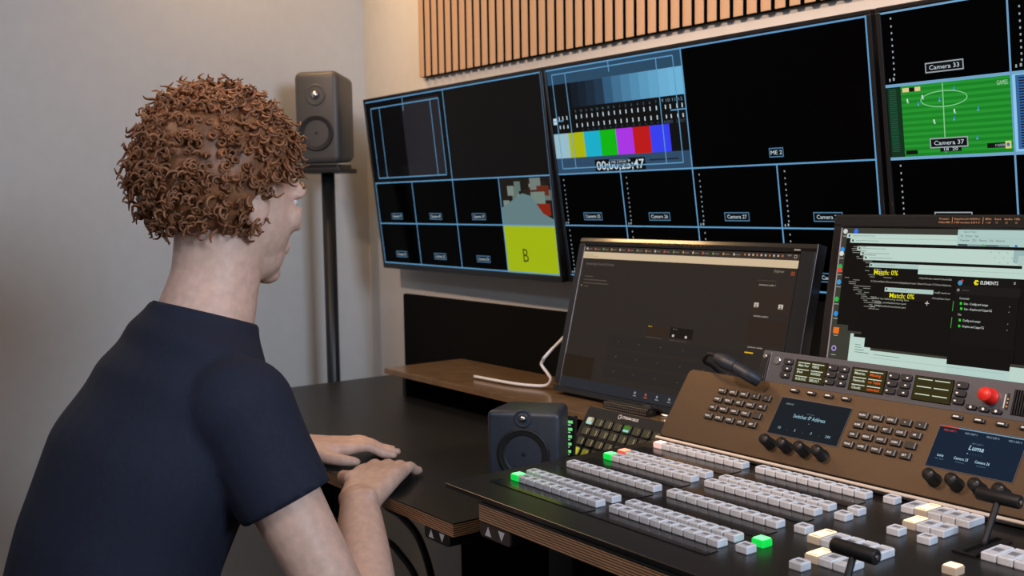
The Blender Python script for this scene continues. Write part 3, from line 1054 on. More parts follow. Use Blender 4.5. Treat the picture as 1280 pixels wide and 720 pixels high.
def monitor(loc, tilt, MW, MHt, bl, bt, br, bb, depth, label, draw, foot_z, foot_x, foot_y, extra=None, crown=0.004):
    base = thing('desktop_monitor', label, 'monitor', loc, (R(tilt), 0, 0), 'desktop monitors below the wall displays')
    f = MB()
    f.rbox((MW / 2, depth / 2, MHt - bt / 2), (MW, depth, bt), M_BEZEL, crown, 'x', seg=2)
    f.rbox((MW / 2, depth / 2, bb / 2), (MW, depth, bb), M_BEZEL, 0.0015, 'x')
    f.box((bl / 2, depth / 2, MHt / 2), (bl, depth, MHt - bt - bb + 0.001), M_BEZEL, bev=0.001)
    f.box((MW - br / 2, depth / 2, MHt / 2), (br, depth, MHt - bt - bb + 0.001), M_BEZEL, bev=0.001)
    f.box((MW / 2, depth * 0.6, MHt / 2), (MW - 0.01, depth * 0.7, MHt - 0.01), M_BEZEL)
    f.box((MW + 0.0012, depth / 2, MHt / 2), (0.0026, depth * 0.9, MHt * 0.985), M_SIDE, bev=0.0008)
    fr = f.build('frame', base)
    s = MB()
    s.box(((bl + MW - br) / 2, 0.004, (bb + MHt - bt) / 2), (MW - bl - br, 0.006, MHt - bt - bb), M_GLASS)
    s.quad(bl, bl + 0.0028, bb, MHt - bt, -0.0005, pm('screen_rim', (0.45, 0.47, 0.58), 0.25, metal=0.6))
    draw(s)
    s.build('screen', base)
    if extra:
        extra(base)
    # stand, built upright under the tilted monitor
    st = MB()
    inv = Matrix.Rotation(R(-tilt), 4, 'X') @ Matrix.Translation(-Vector(loc))
    top = Vector((foot_x, loc[1] + 0.055 + (0.15 * math.sin(R(-tilt))), loc[2] + 0.15))
    st.box((foot_x, foot_y, foot_z + 0.005), (0.16, 0.13, 0.010), M_BLACK, bev=0.002, M=inv)
    st.cyl((foot_x, foot_y + 0.02, foot_z + 0.009), (foot_x, top.y + 0.02, top.z + 0.02), 0.016, M_BLACK, M=inv)
    st.box((foot_x, top.y, top.z), (0.07, 0.06, 0.07), M_BLACK, bev=0.004, M=inv)
    st.build('stand', base)
    return base


def draw_dark(s):
    y = -0.0002
    x0, x1, z0, z1 = 0.0202, 0.6525, 0.0135, 0.3500

    def q(a, b, c, d, m_):
        nonlocal y
        y -= 0.00002
        s.quad(a, b, c, d, y, m_)

    def t(txt, x, z, h, m_, w=None, al='LEFT'):
        nonlocal y
        y -= 0.00002
        s.text(txt, x, z, y, h, m_, al, width=w)
    q(x0, x1, z0, z1, em((44, 38, 34)))  # dark interface mixed with a warm reflection painted as brown glow
    q(x0, x1, 0.3375, z1, em((54, 46, 42)))
    lt = em((190, 178, 160))
    dim = em((112, 102, 92))
    for i in range(17):
        xx = 0.030 + i * 0.0285
        q(xx, xx + 0.004, 0.3415, 0.3465, em([(200, 180, 150), (190, 90, 60), (110, 150, 70), (190, 140, 60)][i % 4]))
        q(xx + 0.006, xx + 0.019, 0.3425, 0.3445, dim)
    for i in range(10):
        q(0.515 + i * 0.0105, 0.519 + i * 0.0105, 0.3425, 0.3465, lt if i % 3 else em((190, 110, 60)))
    t('15:57', 0.628, 0.3448, 0.0030, lt, al='CENTER')
    s.frame(0.640, 0.646, 0.341, 0.347, 0.0008, y - 0.0001, lt)
    q(x0 + 0.0035, x1, 0.3210, 0.3365, em((204, 182, 150)))
    q(0.027, 0.06, 0.3295, 0.3305, em((150, 128, 100)))
    q(0.028, 0.075, 0.3255, 0.3265, em((150, 128, 100)))
    t('Streaming Control Center', 0.038, 0.3055, 0.0060, dim, 0.098)
    for i, w in enumerate((0.03, 0.08, 0.088, 0.02)):
        q(0.040 if i < 3 else 0.046, 0.040 + w, 0.2770 - 0.0078 * i, 0.2785 - 0.0078 * i, em((92, 82, 74)))
    q(0.0335, 0.036, 0.2545, 0.2568, lt)
    t('Engineer', 0.5975, 0.3115, 0.0055, em((140, 126, 110)), 0.025)
    t('00', 0.6385, 0.3065, 0.0085, em((178, 84, 34)), 0.009)
    q(0.560, 0.607, 0.2935, 0.2945, em((82, 72, 64)))
    q(0.5550, 0.6500, 0.228, 0.2800, em((48, 38, 31)))
    t('automation_studio_1', 0.566, 0.2838, 0.0036, lt, 0.041)
    for xx in (0.5625, 0.6225):
        q(xx, xx + 0.011, 0.2400, 0.2490, em((196, 186, 172)))
        s.disc(xx + 0.0055, 0.2458, 0.0016, y - 0.0001, em((90, 80, 70)), 10)
        q(xx + 0.003, xx + 0.008, 0.2405, 0.2430, em((90, 80, 70)))
    t('automation_graphics', 0.566, 0.2212, 0.0036, lt, 0.036)
    q(0.5550, 0.6480, 0.167, 0.2180, em((46, 35, 28)))
    t('automation_monitor', 0.5640, 0.1590, 0.0036, lt, 0.038)
    q(0.5590, 0.5805, 0.1478, 0.1502, em((226, 176, 36)))
    q(0.2790, 0.3440, 0.1580, 0.1800, em((48, 36, 28)))
    q(0.282, 0.293, 0.1768, 0.1778, em((214, 170, 40)))
    q(0.2830, 0.284, 0.1768, 0.1796, em((214, 170, 40)))
    q(0.2800, 0.330, 0.1535, 0.1545, em((84, 76, 70)))
    q(0.3490, 0.4150, 0.1590, 0.1810, em((26, 20, 17)))
    for xx in (0.357, 0.394):
        q(xx, xx + 0.0058, 0.1610, 0.1658, em((200, 194, 184)))
    q(0.358, 0.3602, 0.1770, 0.1780, lt)
    q(0.366, 0.3682, 0.1770, 0.1780, lt)
    q(0.3500, 0.4000, 0.1530, 0.1540, em((84, 76, 70)))
    for r in range(3):
        for c in range(6):
            q(0.165 + 0.066 * c, 0.228 + 0.066 * c, 0.122 - 0.034 * r, 0.148 - 0.034 * r, em((40, 36, 34)))
            q(0.196 + 0.066 * c, 0.1985 + 0.066 * c, 0.134 - 0.034 * r, 0.136 - 0.034 * r, em((96, 88, 82)))
    q(0.024, 0.128, 0.0390, 0.0905, em((38, 29, 20)))
    q(x0 + 0.003, x1, 0.0140, 0.0375, em((40, 42, 48)))
    for i, xx in enumerate((0.278, 0.3115, 0.3457, 0.3823)):
        cc = em((206, 92, 44)) if i == 1 else em((150, 150, 150))
        s.disc(xx, 0.0295, 0.0028, y - 0.0001, cc, 8)
        q(xx - 0.005, xx + 0.005, 0.0225, 0.0240, cc)


def extra_dark(base):
    m = MB()
    m.text('1B-5LINE INPUT  1 2 3 4 5 6 7', 0.215, 0.3575, -0.0008, 0.0052, em((166, 104, 40), 0.5), width=0.19)
    m.text('IIYAMA', 0.6366, 0.3560, -0.0008, 0.0034, M_PRINT, width=0.0145)
    m.text('SONY', 0.318, 0.0030, -0.0008, 0.0052, pm('logo_gold', (0.4, 0.3, 0.2), 0.3, metal=0.6), 'CENTER', bold=0.02)
    m.build('bezel_lettering', base)


m1 = monitor((0.1141, -0.0808, 0.78), -14.5, 0.6870, 0.3735, 0.0202, 0.0235, 0.0345, 0.0135, 0.03, 'black monitor with a dark brown interface, under the colour bar display', draw_dark, SHZ + 0.001, 0.46, 0.0, extra_dark, 0.0112)
m1.scale = (1.0447, 1.0447, 1.0447)


def draw_windows(s):
    y = -0.0002
    oz = 0.045

    def q(a, b, c, d, m_):
        nonlocal y
        y -= 0.00002
        s.quad(a, b, c + oz, d + oz, y, m_)

    def t(txt, x, z, h, m_, w=None, al='LEFT', bold=0.0):
        nonlocal y
        y -= 0.00002
        s.text(txt, x, z + oz, y, h, m_, al, bold, width=w)
    MINT = em((186, 210, 200))
    MINT2 = em((172, 196, 190))
    BLK = em((14, 11, 10))
    DSK = em((58, 58, 50))
    tx = em((168, 172, 160))
    x1 = 0.60
    q(0.0195, x1, -0.030, 0.2400, DSK)
    # stacked black consoles with pale title bars
    for i, (x, z) in enumerate(((0.031, 0.2297), (0.0397, 0.2210))):
        q(x, 0.40, 0.06, z - 0.008, BLK)
        q(x, 0.252, z - 0.0085, z, MINT)
        q(x + 0.0035, x + 0.007, z - 0.006, z - 0.0025, BLK)
        q(x + 0.012, x + 0.06, z - 0.0048, z - 0.0036, em((140, 165, 158)))
    for i, (x, xr, z) in enumerate(((0.0560, 0.3520, 0.2066), (0.0643, 0.3602, 0.1982), (0.0718, 0.3685, 0.1900))):
        q(x, xr, 0.05, z - 0.008, BLK)
        q(x, xr, z - 0.0084, z, MINT)
        q(x + 0.0035, x + 0.007, z - 0.006, z - 0.0025, BLK)
        q(x + 0.012, x + 0.06, z - 0.0048, z - 0.0036, em((140, 165, 158)))
        for k in range(3):
            q(xr - 0.012 - 0.014 * k, xr - 0.009 - 0.014 * k, z - 0.0050, z - 0.0036, em((150, 172, 166)))
    q(0.352, x1, 0.186, 0.2066, em((150, 178, 178)))
    q(0.3605, x1, 0.175, 0.198, MINT2)
    q(0.086, 0.40, 0.0235, 0.1815, BLK)
    q(0.34, 0.42, 0.06, 0.1815, BLK)
    q(0.3685, 0.376, 0.1755, 0.1830, MINT)
    # code down the left of the consoles
    rnd = random.Random(11)
    for k in range(64):
        xx = 0.034 + 0.0018 * (k % 32) + rnd.random() * 0.03
        zz = 0.2085 - 0.0036 * (k // 2 % 32) - 0.004
        if xx > 0.031 + (0.225 - zz) * 1.05 + 0.03:
            xx = 0.034 + (0.225 - zz) * 0.5
        w_ = 0.006 + rnd.random() * 0.014
        q(xx, xx + w_, zz, zz + 0.0012, em((130, 132, 122)))
    # two small windows with yellow results
    q(0.0875, 0.187, 0.1685, 0.1765, MINT2)
    q(0.0895, 0.0925, 0.171, 0.174, BLK)
    q(0.1, 0.14, 0.1718, 0.173, em((140, 160, 154)))
    q(0.186, 0.43, 0.1600, 0.1765, MINT)
    q(0.186, 0.43, 0.1690, 0.1695, em((150, 172, 166)))
    t('Match: 0%', 0.0978, 0.1560, 0.0085, em((226, 220, 20)), 0.049, bold=0.012)
    t('-OpenStreet master\\Users\\lab', 0.1885, 0.1520, 0.0032, tx, 0.062)
    t('C:\\Users\\lakar\\Documents\\pkg\\playstream-OpenCircuit C:\\Users\\lakarta', 0.0937, 0.1420, 0.0032, tx, 0.157)
    q(0.1247, 0.2195, 0.1262, 0.1338, MINT2)
    q(0.127, 0.130, 0.129, 0.132, BLK)
    q(0.137, 0.17, 0.1295, 0.1306, em((140, 160, 154)))
    q(0.1225, 0.2195, 0.1115, 0.1262, em((22, 16, 14)))
    t('Match: 0%', 0.1350, 0.1160, 0.0085, em((226, 220, 20)), 0.049, bold=0.012)
    t('readD needs act', 0.221, 0.1285, 0.0032, tx, 0.030)
    t('<CropView foo>', 0.218, 0.1185, 0.0032, tx, 0.034)
    t('loaded the following config files:', 0.1000, 0.1115, 0.0032, tx, 0.075)
    t('configs_enabled/atomtor.yaml', 0.108, 0.1050, 0.0032, tx, 0.062)
    t('configs_enabled/vatorhawker.yaml', 0.108, 0.0985, 0.0032, tx, 0.062)
    t('[Pro', 0.100, 0.0960, 0.0032, tx, 0.008)
    s.line(0.2063, 0.1105 + oz, 0.2143, 0.1105 + oz, 0.0010, y - 0.0001, em((220, 220, 214)))
    s.line(0.2103, 0.1065 + oz, 0.2103, 0.1145 + oz, 0.0010, y - 0.0001, em((220, 220, 214)))
    # asset panel
    q(0.2600, 0.3700, 0.0235, 0.1585, em((16, 14, 14)))
    q(0.2605, 0.372, 0.130, 0.1445, em((24, 22, 22)))
    s.ring(0.2648, 0.1368 + oz, 0.0022, 0.0008, y - 0.0001, em((190, 190, 185)), 16)
    q(0.272, 0.284, 0.1360, 0.1372, em((70, 72, 80)))
    s.disc(0.2668, 0.1490 + oz, 0.0042, y - 0.0001, em((70, 140, 180)), 14)
    s.disc(0.2702, 0.1528 + oz, 0.0020, y - 0.0002, em((220, 50, 50)), 12)
    s.disc(0.2955, 0.1508 + oz, 0.0048, y - 0.0001, em((226, 214, 30)), 6)
    s.poly([(0.2955, 0.1523 + oz), (0.3008, 0.1518 + oz), (0.3008, 0.1496 + oz), (0.2955, 0.1493 + oz)], y - 0.0002, em((16, 14, 14)))
    q(0.2925, 0.298, 0.1504, 0.1511, em((16, 14, 14)))
    t('ELEMENTS', 0.3020, 0.1484, 0.0058, em((220, 224, 220)), 0.0305, bold=0.006)
    t('x', 0.3584, 0.1510, 0.006, em((190, 190, 185)), 0.004)
    t('Connected', 0.2685, 0.1215, 0.0036, em((190, 196, 190)), 0.017)
    t('Live - Config and setups', 0.2775, 0.1128, 0.0038, em((210, 216, 210)), 0.042)
    t('Live - Graphics and CasparCG', 0.2790, 0.1040, 0.0038, em((210, 216, 210)), 0.048)
    t('Use', 0.2690, 0.0942, 0.0036, em((190, 196, 190)), 0.006)
    t('Config and setups', 0.2788, 0.0848, 0.0038, em((210, 216, 210)), 0.031)
    t('Graphics and CasparCG', 0.2788, 0.0750, 0.0038, em((210, 216, 210)), 0.038)
    gr = em((38, 214, 40))
    for (x, z) in ((0.2722, 0.1145), (0.2738, 0.1058), (0.2736, 0.0864), (0.2738, 0.0766)):
        q(x - 0.0016, x + 0.0022, z - 0.0020, z + 0.0016, gr)
        q(x - 0.0016, x, z + 0.0014, z + 0.0024, gr)
    q(0.2582, 0.2594, 0.1005, 0.1178, em((60, 150, 60)))
    q(0.2586, 0.2598, 0.0720, 0.0905, em((60, 150, 60)))
    for z in (0.1145, 0.1058, 0.0864, 0.0766):
        s.disc(0.3565, z + oz, 0.0010, y - 0.0001, em((120, 120, 118)), 8)
    # task window at the top right
    q(0.2526, x1, 0.2115, 0.2390, em((170, 198, 192)))
    q(0.2526, x1, 0.2245, 0.2249, em((140, 170, 164)))
    t('Resource Monitor', 0.2635, 0.2338, 0.0034, em((96, 120, 116)), 0.022)
    t('File   Monitor   Help', 0.2580, 0.2268, 0.0034, em((70, 92, 90)), 0.032)
    t('Overview    CPU    Memory   Disk   Network', 0.2580, 0.2195, 0.0036, em((60, 80, 80)), 0.078)
    q(0.2550, 0.2720, 0.2117, 0.2145, em((40, 60, 56)))
    q(0.272, 0.345, 0.2117, 0.2142, em((120, 150, 150)))
    q(0.298, 0.302, 0.2117, 0.2148, em((70, 170, 40)))
    q(0.304, 0.326, 0.2120, 0.2138, em((60, 80, 80)))
    q(0.354, 0.358, 0.2117, 0.2148, em((40, 100, 190)))
    # pale windows below
    q(0.0655, 0.372, 0.0232, 0.0457, BLK)
    q(0.0660, 0.43, -0.030, 0.0110, em((178, 204, 198)))
    q(0.0655, 0.0815, -0.02, 0.0400, MINT)
    q(0.0725, 0.0965, -0.02, 0.0400, MINT)
    q(0.0655, 0.0726, -0.02, 0.0457, MINT)
    q(0.0965, 0.110, -0.02, 0.0234, MINT)
    q(0.110, 0.2590, -0.02, 0.0189, MINT)
    q(0.3683, 0.43, -0.02, 0.0186, MINT)
    q(0.2590, 0.3683, 0.0110, 0.0235, BLK)
    for i, w in enumerate((0.012, 0.014, 0.02, 0.03)):
        q(0.0775, 0.0775 + w, 0.0300 - 0.0045 * i - 0.004, 0.0310 - 0.0045 * i - 0.004, em((90, 112, 108)))
    q(0.118, 0.17, 0.0115, 0.0124, em((100, 124, 120)))
    q(0.122, 0.126, 0.0175, 0.0185, em((214, 200, 60)))
    q(0.110, 0.36, 0.0060, 0.0064, em((120, 150, 146)))
    # desktop icons at the left
    ic_ = [((0.0290, 0.2330), (200, 210, 204)), ((0.0520, 0.2335), (50, 110, 230)), ((0.0270, 0.1990), (40, 140, 220)), ((0.0262, 0.1915), (210, 216, 210)), ((0.0265, 0.167), (40, 170, 80)), ((0.0262, 0.1605), (220, 70, 50)), ((0.0275, 0.1380), (60, 150, 200)), ((0.0270, 0.1060), (40, 180, 60)), ((0.0290, 0.0790), (40, 140, 214)), ((0.0335, 0.0480), (226, 110, 36))]
    for (x, z), c in ic_:
        s.disc(x, z + oz, 0.0048 if c != (226, 110, 36) else 0.0062, y - 0.0001, em(c), 10 if c != (226, 110, 36) else 4)
        q(x - 0.004, x + 0.005, z - 0.0095, z - 0.0083, tx)
    q(0.0275, 0.0400, 0.0425, 0.0540, em((226, 110, 36)))
    q(0.0310, 0.0370, 0.0470, 0.0500, em((240, 226, 210)))
    s.ring(0.0335, 0.0150 + oz, 0.0052, 0.0018, y - 0.0001, em((180, 160, 230)), 20)
    q(0.0285, 0.039, 0.0025, 0.0036, tx)


def extra_win(base):
    m = MB()
    og = em((226, 158, 112), 0.8)  # orange light falling on the printed lettering, put in as glow
    z = 0.3005
    m.text('Preset1', 0.214, z + 0.0005, -0.0008, 0.0034, og, width=0.017)
    m.text('1920x1080', 0.2125, z - 0.0055, -0.0008, 0.0034, og, width=0.021)
    m.quad(0.2380, 0.2388, z - 0.006, z + 0.005, -0.0008, og)
    m.text('DisplayPort 2.0/1.4/HDMI 2.1', 0.2415, z + 0.0005, -0.0008, 0.0034, og, width=0.046)
    m.text('3.00 version 3.0/1.4', 0.2415, z - 0.0055, -0.0008, 0.0034, og, width=0.046)
    m.quad(0.2930, 0.2938, z - 0.006, z + 0.005, -0.0008, og)
    for i, (a, b) in enumerate((('48Hz', '1-10'), ('Sect', '11'), ('Audio', '12'), ('10b', '13'), ('Cal', '14'), ('OSD', '15'))):
        m.text(a, 0.2965 + 0.0165 * i, z + 0.0005, -0.0008, 0.0034, og, width=0.0028 * len(a))
        m.text(b, 0.2985 + 0.0165 * i, z - 0.0055, -0.0008, 0.0032, og)
    m.build('bezel_lettering', base)


mo = Vector((0.9114, -0.08, 0.9526)) - 0.045 * Vector((0, math.sin(R(10)), math.cos(R(10))))
monitor(tuple(mo), -10, 0.625, 0.3110, 0.0172, 0.0262, 0.02, 0.012, 0.03, 'black monitor with pale overlapping windows, under the football display', draw_windows, 0.7610, 1.36, 0.0, extra_win)

# ------------------------------------------------------------------ key deck with glowing keys
dk = thing('key_deck', 'black tilted deck of small square screen keys, left of the mixer', 'key deck', (0.4115, -0.2550, 0.705), (R(-34.6), 0, 0))
m = MB()
m.rbox((0.0995, 0.010, 0.0475), (0.254, 0.020, 0.123), M_CHASSIS, 0.010, 'y', bev=0.002)
m.ring(0.0790, 0.0970, 0.0052, 0.0012, -0.0006, M_PRINT, 20)
m.line(0.0790, 0.0970, 0.0832, 0.0970, 0.0012, -0.0007, M_PRINT)
m.text('STREAM DECK', 0.0868, 0.0945, -0.0006, 0.0058, M_PRINT, bold=0.012, width=0.049)
m.build('body', dk)
m = MB()
inv = Matrix.Rotation(R(34.6), 4, 'X')
m.box((0.1, 0.022, 0.008), (0.19, 0.012, 0.05), M_BLACK, M=inv, bev=0.002)
m.box((0.1, 0.012, -0.0208), (0.20, 0.05, 0.006), M_BLACK, M=inv, bev=0.002)
m.build('stand', dk)
M_KGL = pm('key_glass', (0.05, 0.045, 0.035), 0.15, coat=0.5)
M_KFR = pm('key_frame', (0.006, 0.006, 0.006), 0.3)
for r in range(4):
    for c in range(8):
        q = MB()
        q.rbox((0, -0.001, 0), (0.0245, 0.006, 0.0212), M_KFR, 0.004, 'y', bev=0.0006)
        pic = {(0, 0): (200, 200, 170), (0, 4): (70, 120, 40), (3, 0): (190, 190, 40), (3, 1): (120, 120, 30)}.get((r, c))
        q.rbox((0, -0.0037, 0), (0.0190, 0.0012, 0.0160), em((72, 66, 48)) if pic is None else em(pic), 0.003, 'y')
        q.quad(0.0052, 0.0084, -0.0065, 0.0065, -0.0045, em((150, 130, 96)) if c < 3 or r else em((110, 98, 72)))
        if pic and c in (0, 4) and r == 0:
            q.quad(-0.008, 0.008, -0.0065, -0.002, -0.0046, em((150, 210, 220)))
        q.build('screen_key', dk, loc=(c * 0.0293, -0.0, 0.0726 - r * 0.0242))

# small status screen standing behind the near loudspeaker
st = thing('status_display', 'small dark screen with green lines, between the near loudspeaker and the key deck', 'display', (0.424, -0.314, LDZ + 0.0036), (R(-8), 0, R(22)))
m = MB()
m.rbox((-0.035, 0.007, 0.055), (0.13, 0.012, 0.110), M_BLACK, 0.004, 'y', bev=0.001)
m.build('case', st)
m = MB()
m.quad(-0.098, 0.028, 0.010, 0.102, -0.0006, em((10, 14, 12)))
for i in range(6):
    m.quad(-0.090, 0.026, 0.093 - 0.0155 * i, 0.099 - 0.0155 * i, -0.0009, em((120, 214, 130)))
    m.quad(-0.090, 0.022, 0.0885 - 0.0155 * i, 0.0905 - 0.0155 * i, -0.0009, em((170, 214, 190)))
m.build('screen', st)

# ------------------------------------------------------------------ loudspeakers


def speaker(loc, rz, w, d, h, name, label, m_body, rad, wr, wz, tr, tz, foot):
    t = thing(name, label, 'loudspeaker', loc, (0, 0, rz), 'studio loudspeakers')
    b = MB()
    tb = bmesh.new()
    bmesh.ops.create_cube(tb, size=1)
    for v in tb.verts:
        v.co = Vector((v.co.x * w, v.co.y * d, v.co.z * h + h / 2 + foot))
        if v.co.y > 0:
            v.co.x *= 0.86
            v.co.z = (v.co.z - h / 2 - foot) * 0.93 + h / 2 + foot
    bmesh.ops.bevel(tb, geom=list(tb.edges), offset=rad, segments=5, affect='EDGES', profile=0.5)
    b.take(tb, m_body, None, True)
    b.build('cabinet', t)
    yf = -d / 2
    RX = Matrix.Rotation(R(90), 4, 'X')
    q = MB()
    q.lathe([(wr * 1.12, -0.004), (wr * 1.12, 0.003), (wr * 1.02, 0.004), (wr * 0.96, 0.001), (wr * 0.88, 0.004), (wr * 0.80, 0.0), (wr * 0.35, -0.012), (wr * 0.30, -0.004), (0, 0.002)], M_CONE, Matrix.Translation((0, yf, wz + foot)) @ RX)
    q.build('woofer', t)
    q = MB()
    q.lathe([(tr * 2.2, -0.004), (tr * 2.2, 0.002), (tr * 1.9, 0.002), (tr * 1.05, -0.003), (tr * 0.95, 0.001), (tr * 0.6, tr * 0.5), (0, tr * 0.75)], m_body, Matrix.Translation((0, yf, tz + foot)) @ RX)
    q.lathe([(tr * 0.9, 0.0), (tr * 0.62, tr * 0.52), (0, tr * 0.8)], M_CHROME, Matrix.Translation((0, yf - 0.001, tz + foot)) @ RX)
    q.build('tweeter', t)
    q = MB()
    q.rbox((0, 0, foot / 2), (w * 0.8, d * 0.7, foot), M_BLACK, 0.006, 'z')
    q.build('foot', t)
    return t


# far speaker by the corner on its stand
FSZ = 1.6774 - 0.30
speaker((-1.055, -0.085, FSZ - 0.012), R(41), 0.155, 0.175, 0.30, 'loudspeaker', 'grey rounded studio loudspeaker on a stand in front of the left wall', M_SPK, 0.024, 0.052, 0.10, 0.0155, 0.222, 0.012)
t = thing('speaker_stand', 'black floor stand carrying the grey loudspeaker in the left corner', 'stand', (-1.055, -0.085, -ZF))
m = MB()
m.box((0, 0, 0.012), (0.26, 0.26, 0.024), M_LEG, bev=0.005)
m.build('base', t)
m = MB()
m.cyl((0, 0, 0.02), (0, 0, FSZ - 0.012 + ZF - 0.014), 0.022, M_LEG)
m.build('pole', t)
m = MB()
m.box((0, 0, FSZ - 0.012 + ZF - 0.008), (0.15, 0.15, 0.016), M_LEG, bev=0.003, M=Matrix.Rotation(R(41), 4, 'Z'))
m.build('top_plate', t)
# near speaker on the lower desk
speaker((0.470, -0.425, LDZ + 0.0006), R(39), 0.150, 0.135, 0.148, 'loudspeaker', 'small black loudspeaker on the lower desk, left of the mixer', M_SPKB, 0.012, 0.047, 0.062, 0.008, 0.134, 0.008)

# ------------------------------------------------------------------ cables
m = MB(off=(-0.08, -0.02, -0.68))
m.tube([(0.075, 0.075, 1.0), (0.070, 0.030, 0.93), (0.055, -0.05, 0.859), (0.0385, -0.05, 0.843), (0.0313, -0.05, 0.8296), (0.054, -0.05, 0.8116), (0.068, -0.05, 0.797), (0.0565, -0.055, 0.7805), (0.020, -0.07, 0.7765), (-0.05, -0.09, 0.7765), (-0.2, -0.10, 0.7765)], 0.0040, M_WIRE)
o = m.build('cable', None, loc=(0.08, 0.02, 0.68))
o['label'] = 'white cable curling down behind the near loudspeaker'
o['category'] = 'cable'
for pts, rad, lab in (([(-0.66, -0.150, 0.62), (-0.655, -0.150, 0.45), (-0.62, -0.15, 0.345), (-0.52, -0.15, 0.325), (-0.43, -0.14, 0.265), (-0.39, -0.12, 0.1), (-0.40, -0.10, -0.2), (-0.40, -0.10, -0.384)], 0.011, 'upper of two black cables drooping under the lower desk'),
                      ([(-0.69, -0.150, 0.62), (-0.70, -0.150, 0.40), (-0.66, -0.15, 0.25), (-0.57, -0.14, 0.21), (-0.48, -0.12, 0.12), (-0.44, -0.1, -0.1), (-0.44, -0.10, -0.384)], 0.010, 'lower of two black cables drooping under the lower desk')):
    m = MB(off=(0.5, 0.15, 0.384))
    m.tube(pts, rad, M_WIREB)
    o = m.build('cable', None, loc=(-0.5, -0.15, -0.384))
    o['label'] = lab
    o['category'] = 'cable'

# ------------------------------------------------------------------ office chair
ch = thing('office_chair', 'dark office chair under the seated person in navy', 'chair', (0.28, -1.24, -ZF))
co_ = (-0.28, 1.24, ZF)
m = MB(co_)
m.rbox((0.28, -1.22, 0.1520), (0.64, 0.62, 0.08), M_CHAIR, 0.12, 'z', bev=0.025)
m.build('seat', ch)
m = MB(co_)
tb = bmesh.new()
NX, NZ = 10, 14
grid = {}
for side in (0, 1):
    for i in range(NX + 1):
        for j in range(NZ + 1):
            u, v = i / NX * 2 - 1, j / NZ
            wv = 0.29 * (1 - 0.18 * abs(2 * v - 0.9) ** 2)
            grid[side, i, j] = tb.verts.new((0.28 + u * wv, -1.60 + 0.05 * (1 - u * u) * -1 + 0.05 - 0.07 * v - side * 0.028, 0.34 + v * 0.62))
for side in (0, 1):
    for i in range(NX):
        for j in range(NZ):
            q = [grid[side, i, j], grid[side, i + 1, j], grid[side, i + 1, j + 1], grid[side, i, j + 1]]
            tb.faces.new(q if side else q[::-1])
for i in range(NX):
    tb.faces.new((grid[0, i, 0], grid[0, i + 1, 0], grid[1, i + 1, 0], grid[1, i, 0]))
    tb.faces.new((grid[0, i + 1, NZ], grid[0, i, NZ], grid[1, i, NZ], grid[1, i + 1, NZ]))
for j in range(NZ):
    tb.faces.new((grid[0, 0, j + 1], grid[0, 0, j], grid[1, 0, j], grid[1, 0, j + 1]))
    tb.faces.new((grid[0, NX, j], grid[0, NX, j + 1], grid[1, NX, j + 1], grid[1, NX, j]))
bmesh.ops.recalc_face_normals(tb, faces=tb.faces)
m.take(tb, M_CHAIR, None, True)
m.build('backrest', ch)
m = MB(co_)
m.tube([(0.28, -1.30, 0.10), (0.28, -1.55, 0.09), (0.28, -1.66, 0.22), (0.28, -1.655, 0.50)], 0.022, M_BLACK)
m.cyl((0.28, -1.24, -0.26), (0.28, -1.24, 0.115), 0.030, M_BLACK)
m.cyl((0.28, -1.24, -0.30), (0.28, -1.24, -0.10), 0.042, M_BLACK)
m.build('gas_column', ch)
for k in range(5):
    a = 2 * math.pi * k / 5 + 0.3
    m = MB(co_)
    ex, ey = 0.28 + 0.38 * math.cos(a), -1.24 + 0.38 * math.sin(a)
    m.tube([(0.28, -1.24, -0.27), ((0.28 + ex) / 2, (-1.24 + ey) / 2, -0.28), (ex, ey, -0.305)], 0.022, M_BLACK, radii=[0.032, 0.026, 0.020])
    lg = m.build('base_arm', ch)
    m = MB(co_)
    m.cyl((ex, ey, -0.31), (ex, ey, -0.345), 0.008, M_STEEL)
    t_ = Vector((-math.sin(a), math.cos(a), 0)) * 0.022
    m.cyl(Vector((ex, ey, -0.358)) - t_, Vector((ex, ey, -0.358)) + t_, 0.036, M_BLACK, bev=0.006)
    m.build('caster', lg)

# ------------------------------------------------------------------ seated person


def ell(m, c, r, M=None, mat=None, seg=24):
    t = bmesh.new()
    bmesh.ops.create_uvsphere(t, u_segments=seg, v_segments=seg // 2 + 2, radius=1)
    for v in t.verts:
        v.co = Vector((v.co.x * r[0] + c[0], v.co.y * r[1] + c[1], v.co.z * r[2] + c[2]))
    m.take(t, mat or M_SKIN, M, True)


def loft(m, secs, mat, seg=28, cap=True):
    """stack of ellipses (centre, rx, ry, tilt about x)"""
    t = bmesh.new()
    rings = []
    S = []
    for a, b in zip(secs, secs[1:]):
        for k in range(5):
            u = k / 5
            w_ = u * u * (3 - 2 * u)
            S.append((Vector(a[0]).lerp(Vector(b[0]), u), a[1] + (b[1] - a[1]) * w_, a[2] + (b[2] - a[2]) * w_, a[3] + (b[3] - a[3]) * u))
    S.append((Vector(secs[-1][0]), *secs[-1][1:]))
    for c, rx, ry, ti in S:
        rings.append([t.verts.new(c + Vector((rx * math.cos(2 * math.pi * k / seg), ry * math.sin(2 * math.pi * k / seg) * math.cos(ti), ry * math.sin(2 * math.pi * k / seg) * math.sin(ti)))) for k in range(seg)])
    for a, b in zip(rings, rings[1:]):
        for k in range(seg):
            t.faces.new((a[k], a[(k + 1) % seg], b[(k + 1) % seg], b[k]))
    if cap:
        t.faces.new(rings[0][::-1])
        t.faces.new(rings[-1])
    bmesh.ops.recalc_face_normals(t, faces=t.faces)
    m.take(t, mat, None, True)


